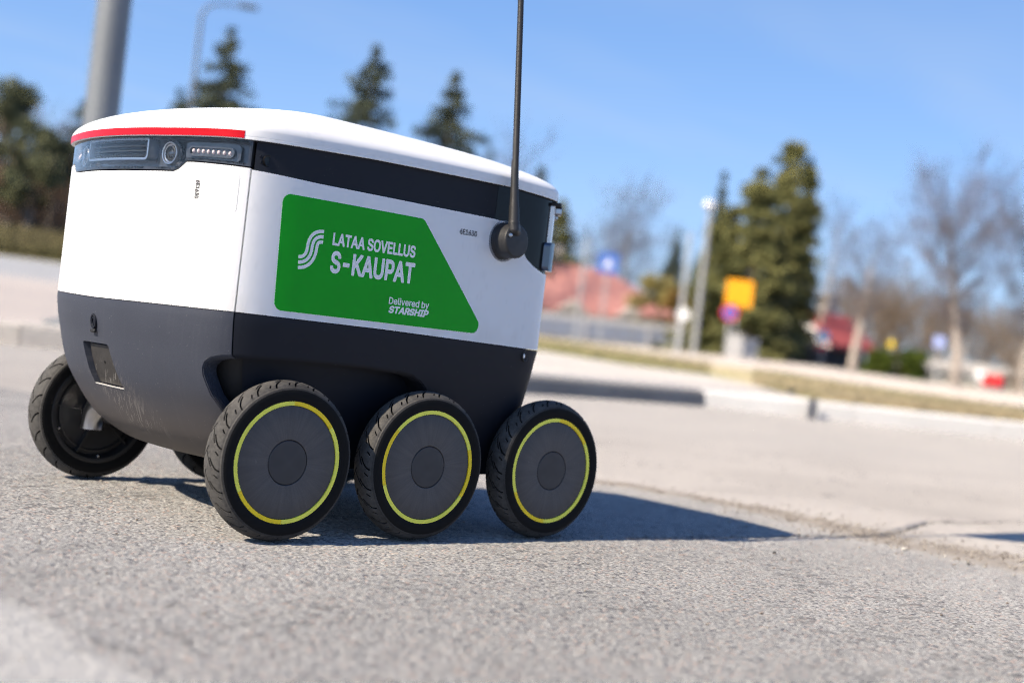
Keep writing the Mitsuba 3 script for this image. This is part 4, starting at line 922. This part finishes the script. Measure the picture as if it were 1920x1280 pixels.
def post_top(b, r, h, label, globe=True, rad=.07):
    o = place(b, r, -.05); key = new('lamp_post')
    put(f'{key}__pole', sweep([o, o + [0, 0, h * .5], o + [0, 0, h]], [rad * 1.1, rad, rad * .8], 16), POLEG)
    if globe:
        gl = lathe([(.00001, .26), (.09, .25), (.17, .18), (.19, .10), (.13, .02), (.05, 0), (.00001, 0)], 28); gl.apply_translation(o + [-.05, 0, h - .02]); put(f'{key}__lamp_head', gl, mat('lamp_head_white', (.88, .88, .88), .12, 0.3))
    else:
        put(f'{key}__pole_cap', lathe([(.00001, .05), (rad * .6, .03), (rad * .82, 0), (.00001, 0)], 20), POLEG, to_world=T().translate((o + [0, 0, h]).tolist()))
    tag(key, label, 'lamp post')
    return o
post_top(40.72, 38, elev_h(40.7, 38, 6.1), 'grey lamp post with bright round head left of the orange sign', True)
oB = post_top(41.40, 38, elev_h(41.4, 38, 5.0), 'grey post with a round white disc, left of the bright headed lamp post', False)

BLUE = mat('sign_blue', (.05, .14, .50), .35); SIGNW = mat('sign_white', (.80, .80, .80), .35); SIGNR = mat('sign_red', (.60, .02, .04), .35); SIGNO = mat('sign_orange', (.90, .38, .004), .4); SIGNBK = mat('sign_back', (.45, .46, .47), .5, .3)
def facing(b): return [-math.cos(math.radians(b)), -math.sin(math.radians(b)), 0]
def signpost(b, r, h, plates, label, rad=.035, cat_='road sign', key='road_sign'):
    """plates: (kind, centre height, size, lateral offset)"""
    o = place(b, r, -.05); key = new(key); put(f'{key}__post', sweep([o, o + [0, 0, h]], [rad, rad], 14), POLEG)
    rt = np.array([math.cos(math.radians(b - 90)), math.sin(math.radians(b - 90)), 0]); fc = np.array(facing(b))
    for kind, zc, size, lat in plates:
        M = frame(o + [0, 0, zc] + rt * lat + fc * (rad + .004), fc)
        def pl(poly, d0, d1, m, name):
            ms = cat(*[trimesh.creation.extrude_polygon(g_, d1 - d0, engine='earcut') for g_ in getattr(poly, 'geoms', [poly])]); ms.apply_translation([0, 0, d0]); ms.apply_transform(M); put(f'{key}__{name}', ms, m, smooth=False)
        sq = sg.box(-size / 2, -size / 2, size / 2, size / 2).buffer(-.05 * size).buffer(.05 * size); ci = sg.Point(0, 0).buffer(size / 2, 32)
        if kind == 'orange': pl(sq, 0, .012, SIGNO, 'plate')
        if kind == 'noparking':
            pl(ci, 0, .010, SIGNR, 'plate'); pl(sg.Point(0, 0).buffer(size * .37, 32).difference(sa.rotate(sg.box(-size, -size * .045, size, size * .045), -45)), .010, .013, BLUE, 'symbol')
        if kind == 'crossing':
            pl(sq, 0, .010, BLUE, 'plate'); pl(sg.Polygon([(-size * .26, -size * .22), (size * .26, -size * .22), (0, size * .26)]), .010, .013, SIGNW, 'symbol')
        if kind == 'bluedisc':
            pl(ci, 0, .010, SIGNW, 'plate'); pl(sg.Point(0, 0).buffer(size * .45, 32).difference(sg.box(-size * .07, -size * .3, size * .07, size * .3)), .010, .013, mat('sign_light_blue', (.20, .42, .75), .35), 'symbol')
        if kind == 'white': pl(ci, 0, .010, SIGNW, 'plate')
        if kind == 'redplate': pl(sg.box(-size / 2, -size / 4, size / 2, size / 4), 0, .010, SIGNR, 'plate')
        if kind == 'bluesq': pl(sq, 0, .010, mat('sign_pale_blue', (.35, .42, .75), .35), 'plate')
        if kind == 'yellow': pl(sq, 0, .010, YELLOW, 'plate')
    tag(key, label, cat_)
zc = lambda b, r, e: elev_h(b, r, e) + .05
signpost(39.17, 37, zc(39.2, 37, 3.2), [('orange', zc(39.2, 37, 2.76), .70, 0)], 'square orange road sign on a grey post')
signpost(39.45, 36.6, zc(39.4, 36.6, 2.1), [('noparking', zc(39.4, 36.6, 1.95), .46, 0)], 'round red and blue no parking sign left below the orange sign')
signpost(44.58, 37, zc(44.6, 37, 3.8), [('crossing', zc(44.6, 37, 3.40), .54, 0)], 'square blue crossing sign with white symbol in front of the red roof')
signpost(45.56, 36, zc(45.6, 36, 4.3), [], 'plain grey post left of the blue crossing sign', rad=.045, cat_='post', key='grey_post')
signpost(41.31, 37.9, zc(41.3, 37.9, 1.9), [('white', zc(41.3, 37.9, 1.66), .36, 0)], 'small round white plate in front of the left grey post')
signpost(35.66, 44, zc(35.6, 44, 1.7), [('bluedisc', zc(35.6, 44, 1.42), .40, 0), ('redplate', zc(35.6, 44, .98), .30, 0)], 'round light blue sign above a small red plate before the dark house')
signpost(31.22, 46, zc(31.2, 46, 1.9), [('bluesq', zc(31.2, 46, 1.70), .36, 0)], 'small pale blue sign left of the large bare tree')
signpost(33.02, 48, zc(33, 48, 1.8), [('yellow', zc(33, 48, 1.42), .20, 0)], 'small yellow sign above the low green shrubs')
signpost(29.55, 44, zc(29.5, 44, .75), [('white', zc(29.5, 44, .58), .36, 0)], 'round white plate above the red bollards')
REDB = mat('bollard_red', (.68, .015, .02), .4)
for b, lab in ((29.27, 'short red bollard, left one of the pair'), (28.87, 'short red bollard, right one of the pair')):
    o = place(b, 42, -.02); key = new('bollard')
    put(f'{key}__post', lathe([(.00001, 0), (.10, 0), (.10, .10), (.07, .12), (.07, .14), (.00001, .14)], 20), POLEG, to_world=T().translate(o.tolist()))
    put(f'{key}__head', lathe([(.00001, .14), (.13, .14), (.14, .18), (.14, .40), (.11, .46), (.00001, .47)], 24), REDB, to_world=T().translate(o.tolist()))
    tag(key, lab, 'bollard')
# electrical cabinets at the foot of the orange sign
CABM = mat('cabinet_paint', (.50, .49, .48), .5); CABD = mat('cabinet_door', (.44, .43, .42), .5)
for b, r, w_, h_, lab in ((39.13, 35.5, .34, .62, 'narrow pale cabinet below the no parking sign'), (38.68, 37.5, .66, .55, 'wide pale cabinet right of the orange sign post')):
    o = place(b, r, -.02); M = frame(o, (0, 0, 1), (math.cos(math.radians(b)), math.sin(math.radians(b)), 0)); key = new('cabinet'); Tm = T(M.tolist())
    put(f'{key}__body', rbox(w_, .30, h_, .01, (0, 0, h_ / 2)), CABM, to_world=Tm); put(f'{key}__roof', rbox(w_ + .05, .36, .03, .01, (0, 0, h_ + .016)), CABM, to_world=Tm)
    for s in (-1, 1): put(f'{key}__door', rbox(w_ * .45, .31, h_ * .86, .004, (s * w_ * .235, 0, h_ * .5)), CABD, to_world=Tm)
    tag(key, lab, 'cabinet')
# small dark marker standing at the right kerb
kr = float(kerb_r(35.76)[0]); P = polar(35.76, kr - .07)
key = new('marker_post'); Tm = T().translate([float(P[0]), float(P[1]), -.01])
put(f'{key}__post', lathe([(.00001, 0), (.028, 0), (.028, .02), (.022, .025), (.022, .12), (.019, .13), (.00001, .132)], 20), mat('marker_dark', (.022, .028, .05), .5), to_world=Tm)
tag(key, 'short dark marker post standing against the pale kerb', 'marker post')

# ------------------------------------------------------------------ fences
def fence(key, A, B, h, m_board, m_rail, label, step=2.0, boards=6, cap=True):
    key = new(key); A, B = np.array(A), np.array(B); L = np.linalg.norm(B[:2] - A[:2]); n = max(1, round(L / step)); u = (B - A) / n
    ang = math.atan2(u[1], u[0])
    for k in range(n + 1):
        p_ = A + u * k; Tm = T().translate(p_.tolist()).rotate([0, 0, 1], math.degrees(ang)); put(f'{key}__post', PB(.09, .09, h + .06, 0, 0), m_rail, to_world=Tm)
        if k == n: break
        w_ = np.linalg.norm(u[:2])
        for j in range(boards):
            put(f'{key}__board', PB(w_ / boards - .02, .025, h * .70, w_ * (j + .5) / boards, 0, .04), m_board, to_world=Tm)
        if cap: put(f'{key}__rail', PB(w_ - .1, .05, h * .24, w_ / 2, 0, h * .76), m_rail, to_world=Tm)
    tag(key, label, 'fence')
_pb = {}
def PB(sx, sy, sz, cx, cy, cz=0.0):
    k = tuple(round(x, 3) for x in (sx, sy, sz, cx, cy, cz))
    if k not in _pb: _pb[k] = ply(box(sx, sy, sz, (cx, cy, cz + sz / 2)), CABM, False)
    return _pb[k]
FENB = mat('fence_blue_grey', (.19, .22, .29), .6); FENW = mat('fence_white', (.42, .42, .43), .6); FEND = mat('fence_dark', (.022, .024, .034), .6)
fence('fence', place(50.5, 44), place(40.1, 45.5), .78, FENB, FENW, 'long low blue grey fence with white top in front of the red roofed house', step=2.2, boards=4)
fence('fence', place(38.6, 46), place(35.3, 46), .85, FEND, FEND, 'dark board fence at the foot of the olive conifers', step=1.6, boards=6, cap=False)

# ------------------------------------------------------------------ houses
ROOF = mat('red_roof', tex(lambda p, n, uv: mix(c3(.40, .165, .145), c3(.48, .235, .205), fbm(p.x * 2, p.y * 2, p.z * 2, 3)) * (.86 + .14 * smoothstep(-.2, .2, dr.sin(p.z * 34)))), .75)
ROOFD = mat('red_roof_deep', tex(lambda p, n, uv: mix(c3(.30, .055, .055), c3(.38, .085, .08), fbm(p.x * 2, p.y * 2, p.z * 2, 3)) * (.86 + .14 * smoothstep(-.2, .2, dr.sin(p.z * 34)))), .75)
WALLB = mat('brown_wall', (.17, .125, .10), .8); WALLD = mat('dark_wall', (.035, .033, .035), .8); TRIM = mat('white_trim', (.74, .72, .70), .6); WALLP = mat('pale_wall', (.36, .34, .32), .8); GLASSD = mat('window_glass', (.03, .04, .05), .05, spec=.8)
def house(key, label, b, r, W, D, eave, ridge, roof, wall, hip, yaw, ov=.45, windows=(), trims=True, gables=()):
    """local x runs along the ridge, y away from the viewer"""
    o = place(b, r, -.1); key = new(key)
    a = math.radians(b - 90) + yaw; M = np.eye(4); M[:3, 0] = (math.cos(a), math.sin(a), 0); M[:3, 1] = (-math.sin(a), math.cos(a), 0); M[:3, 3] = o; Tm = T(M.tolist())
    hw, hd = W / 2, D / 2
    rise = ridge - eave
    if hip:
        put(f'{key}__wall', box(W, D, eave, (0, 0, eave / 2)), wall, to_world=Tm)
    else:
        pent = trimesh.creation.extrude_polygon(sg.Polygon([(-hd, 0), (hd, 0), (hd, eave), (0, ridge - .05), (-hd, eave)]), W, engine='earcut')
        pent.apply_transform(np.array([[0, 0, 1, -hw], [1, 0, 0, 0], [0, 1, 0, 0], [0, 0, 0, 1.0]])); put(f'{key}__wall', pent, wall, to_world=Tm)
    zl = eave - rise * ov / hd; X, Y = hw + ov, hd + ov; hx = hw - (hd if hip else -ov)
    V = np.array([(-X, -Y, zl), (X, -Y, zl), (X, Y, zl), (-X, Y, zl), (-hx, 0, ridge), (hx, 0, ridge)]); V2 = V + [0, 0, .14]
    Fc = [(0, 1, 5), (0, 5, 4), (2, 3, 4), (2, 4, 5), (1, 2, 5), (3, 0, 4)]
    fs = [f for f in Fc] if hip else Fc[:4]
    allv = np.vstack([V, V2]); F_ = [tuple(np.array(f) + 6) for f in fs] + [f[::-1] for f in fs]
    rim_ = [(0, 1), (1, 2), (2, 3), (3, 0)] if hip else [(0, 1), (2, 3), (1, 5), (5, 2), (3, 4), (4, 0)]
    for i_, j_ in rim_: F_ += [(i_, j_, j_ + 6), (i_, j_ + 6, i_ + 6)]
    rk = put(f'{key}__roof', trimesh.Trimesh(allv, np.array(F_), process=False), roof, smooth=False, to_world=Tm)
    put(f'{rk}__chimney', rbox(.55, .55, 1.3, .02, (hx * .25, .25, ridge + .25)), WALLP, to_world=Tm)
    if trims and not hip:
        for s in (-1, 1):
            for t in (-1, 1):
                e0, e1 = np.array([s * (X + .02), t * Y, zl - .10]), np.array([s * (X + .02), 0, ridge - .10]); mid_ = (e0 + e1) / 2; L = np.linalg.norm(e1 - e0)
                bb_ = box(.06, L, .24); bb_.apply_transform(trimesh.transformations.rotation_matrix(math.atan2(e1[2] - e0[2], e1[1] - e0[1]) if t < 0 else -math.atan2(e1[2] - e0[2], Y), [1, 0, 0])); bb_.apply_translation(mid_)
                put(f'{key}__bargeboard', bb_, TRIM, to_world=Tm)
    for x_, z_, w_, h_ in windows:
        put(f'{key}__window', box(w_, .08, h_, (x_, -hd - .02, z_)), TRIM, to_world=Tm); wk = f'{key}__window' if f'{key}__window_001' not in scene else [q_ for q_ in scene if q_.startswith(f'{key}__window') and q_.count('__') == 1][-1]
        put(f'{wk}__pane', box(w_ - .16, .02, h_ - .16, (x_, -hd - .068, z_)), GLASSD, to_world=Tm)
    for x_, w_, z0_, h_ in gables:      # small white porch gables on the long side
        pent = trimesh.creation.extrude_polygon(sg.Polygon([(-w_ / 2, z0_), (w_ / 2, z0_), (0, z0_ + h_)]), 1.2, engine='earcut'); pent.apply_transform(np.array([[1, 0, 0, x_], [0, 0, -1, -hd + .2], [0, 1, 0, 0], [0, 0, 0, 1.0]]))
        pk = put(f'{key}__porch_gable', pent, WALLP, to_world=Tm)
    tag(key, label, 'house'); return key
house('house', 'low house with broad red tiled roof behind the blue grey fence', 47.5, 60, 12.0, 6.0, 1.35, elev_h(47.5, 60, 3.1), ROOF, WALLB, True, .10, windows=[(.9, .8, .9, .7), (2.6, .8, .9, .7), (4.3, .8, .9, .7)], gables=[(1.3, 1.3, 1.15, .5), (3.7, 1.3, 1.15, .5)])
house('house', 'small dark house with a steep red roof and white bargeboards', 35.65, 53, 2.0, 2.3, .98, elev_h(35.65, 53, 2.3), ROOFD, WALLD, False, math.pi / 2 - .70, ov=.32)
house('house', 'pale house low behind the large bare tree', 30.85, 60, 3.2, 3.0, .55, elev_h(30.8, 60, 1.0), WALLP, WALLP, False, .2, ov=.2, windows=[(-.6, .4, .4, .4), (.6, .4, .4, .4)])
house('house', 'pale house behind the right hand red bollard', 28.35, 62, 2.2, 3.0, .6, elev_h(28.3, 62, .95), WALLP, WALLP, False, .1, ov=.2, windows=[(0, .4, .4, .4)])
house('house', 'pale roofed house among the shrubs at the left edge', 67.5, 56, 3.6, 3.2, 1.2, elev_h(67.5, 56, 2.75), TRIM, WALLP, False, .5, ov=.3, windows=[(-.6, .7, .5, .5), (.6, .7, .5, .5)])

# ------------------------------------------------------------------ loose stones on the asphalt
PEB = mat('pebble_pale', tex(lambda p, n, uv: c3(.55, .51, .45) * (.8 + .4 * noise(p.x * 300, p.y * 300, p.z * 300))), .7); PEBD = mat('pebble_dark', (.07, .07, .07), .7)
def pebble(x, y, s, m, seed):
    ms = trimesh.creation.icosphere(2, 1.0); ms.vertices *= 1 + .35 * (meshkit.noise(ms.vertices * 1.3 + seed * 3.1, seed)[:, None] - .5); ms.vertices *= [s, s * .8, s * .6]; ms.apply_translation([x, y, s * .38]); return ms
stones = [(1.035, -.605, .0075, 1, 'cream pebble near the right edge, largest on the asphalt'), (.955, -.405, .005, 1, 'small white pebble near the shadow tip'), (.60, -.40, .0032, 0, 'tiny dark pebble below the shadow tip'), (.95, -.53, .0035, 0, 'tiny dark pebble left of the cream pebble'), (.98, -.47, .0035, 1, 'tiny white pebble between the two pale pebbles')]
for k, (x, y, s, w_, lab) in enumerate(stones):
    key = put('pebble', pebble(x, y, s, None, k), PEB if w_ else PEBD, smooth=60); tag(key, lab, 'pebble')
rng = np.random.default_rng(5); grit = []
for k in range(1500):
    t = rng.uniform(0, 1); i_ = rng.integers(0, len(SEAM) - 1) if k < 700 else rng.integers(3, 6); p_ = np.array(SEAM[i_]) * (1 - t) + np.array(SEAM[i_ + 1]) * t + rng.normal(0, .05 if k < 700 else .09, 2); s = rng.uniform(.0009, .0030)
    ms = trimesh.creation.icosphere(1, 1.0); ms.vertices *= rng.uniform(.6, 1.2, (len(ms.vertices), 1)) * [s, s, s * .7]; ms.apply_translation([*p_, s * .4]); grit.append(ms)
for k in range(420):
    b = math.radians(rng.uniform(24, 74)); r = rng.uniform(.9, 3.2); s = rng.uniform(.0007, .0019)
    ms = trimesh.creation.icosphere(1, 1.0); ms.vertices *= rng.uniform(.6, 1.2, (len(ms.vertices), 1)) * [s, s, s * .7]; ms.apply_translation([EYE[0] + r * math.cos(b), EYE[1] + r * math.sin(b), s * .4]); grit.append(ms)
put('grit', cat(*grit), mat('grit', tex(lambda p, n, uv: mix(c3(.14, .11, .09), c3(.42, .38, .33), cell_rand(dr.floor(p.x * 160), dr.floor(p.y * 160)))), .85), smooth=False)
tag('grit', 'loose grit on the asphalt, thickest along the dirt filled joint', 'grit', kind='stuff')
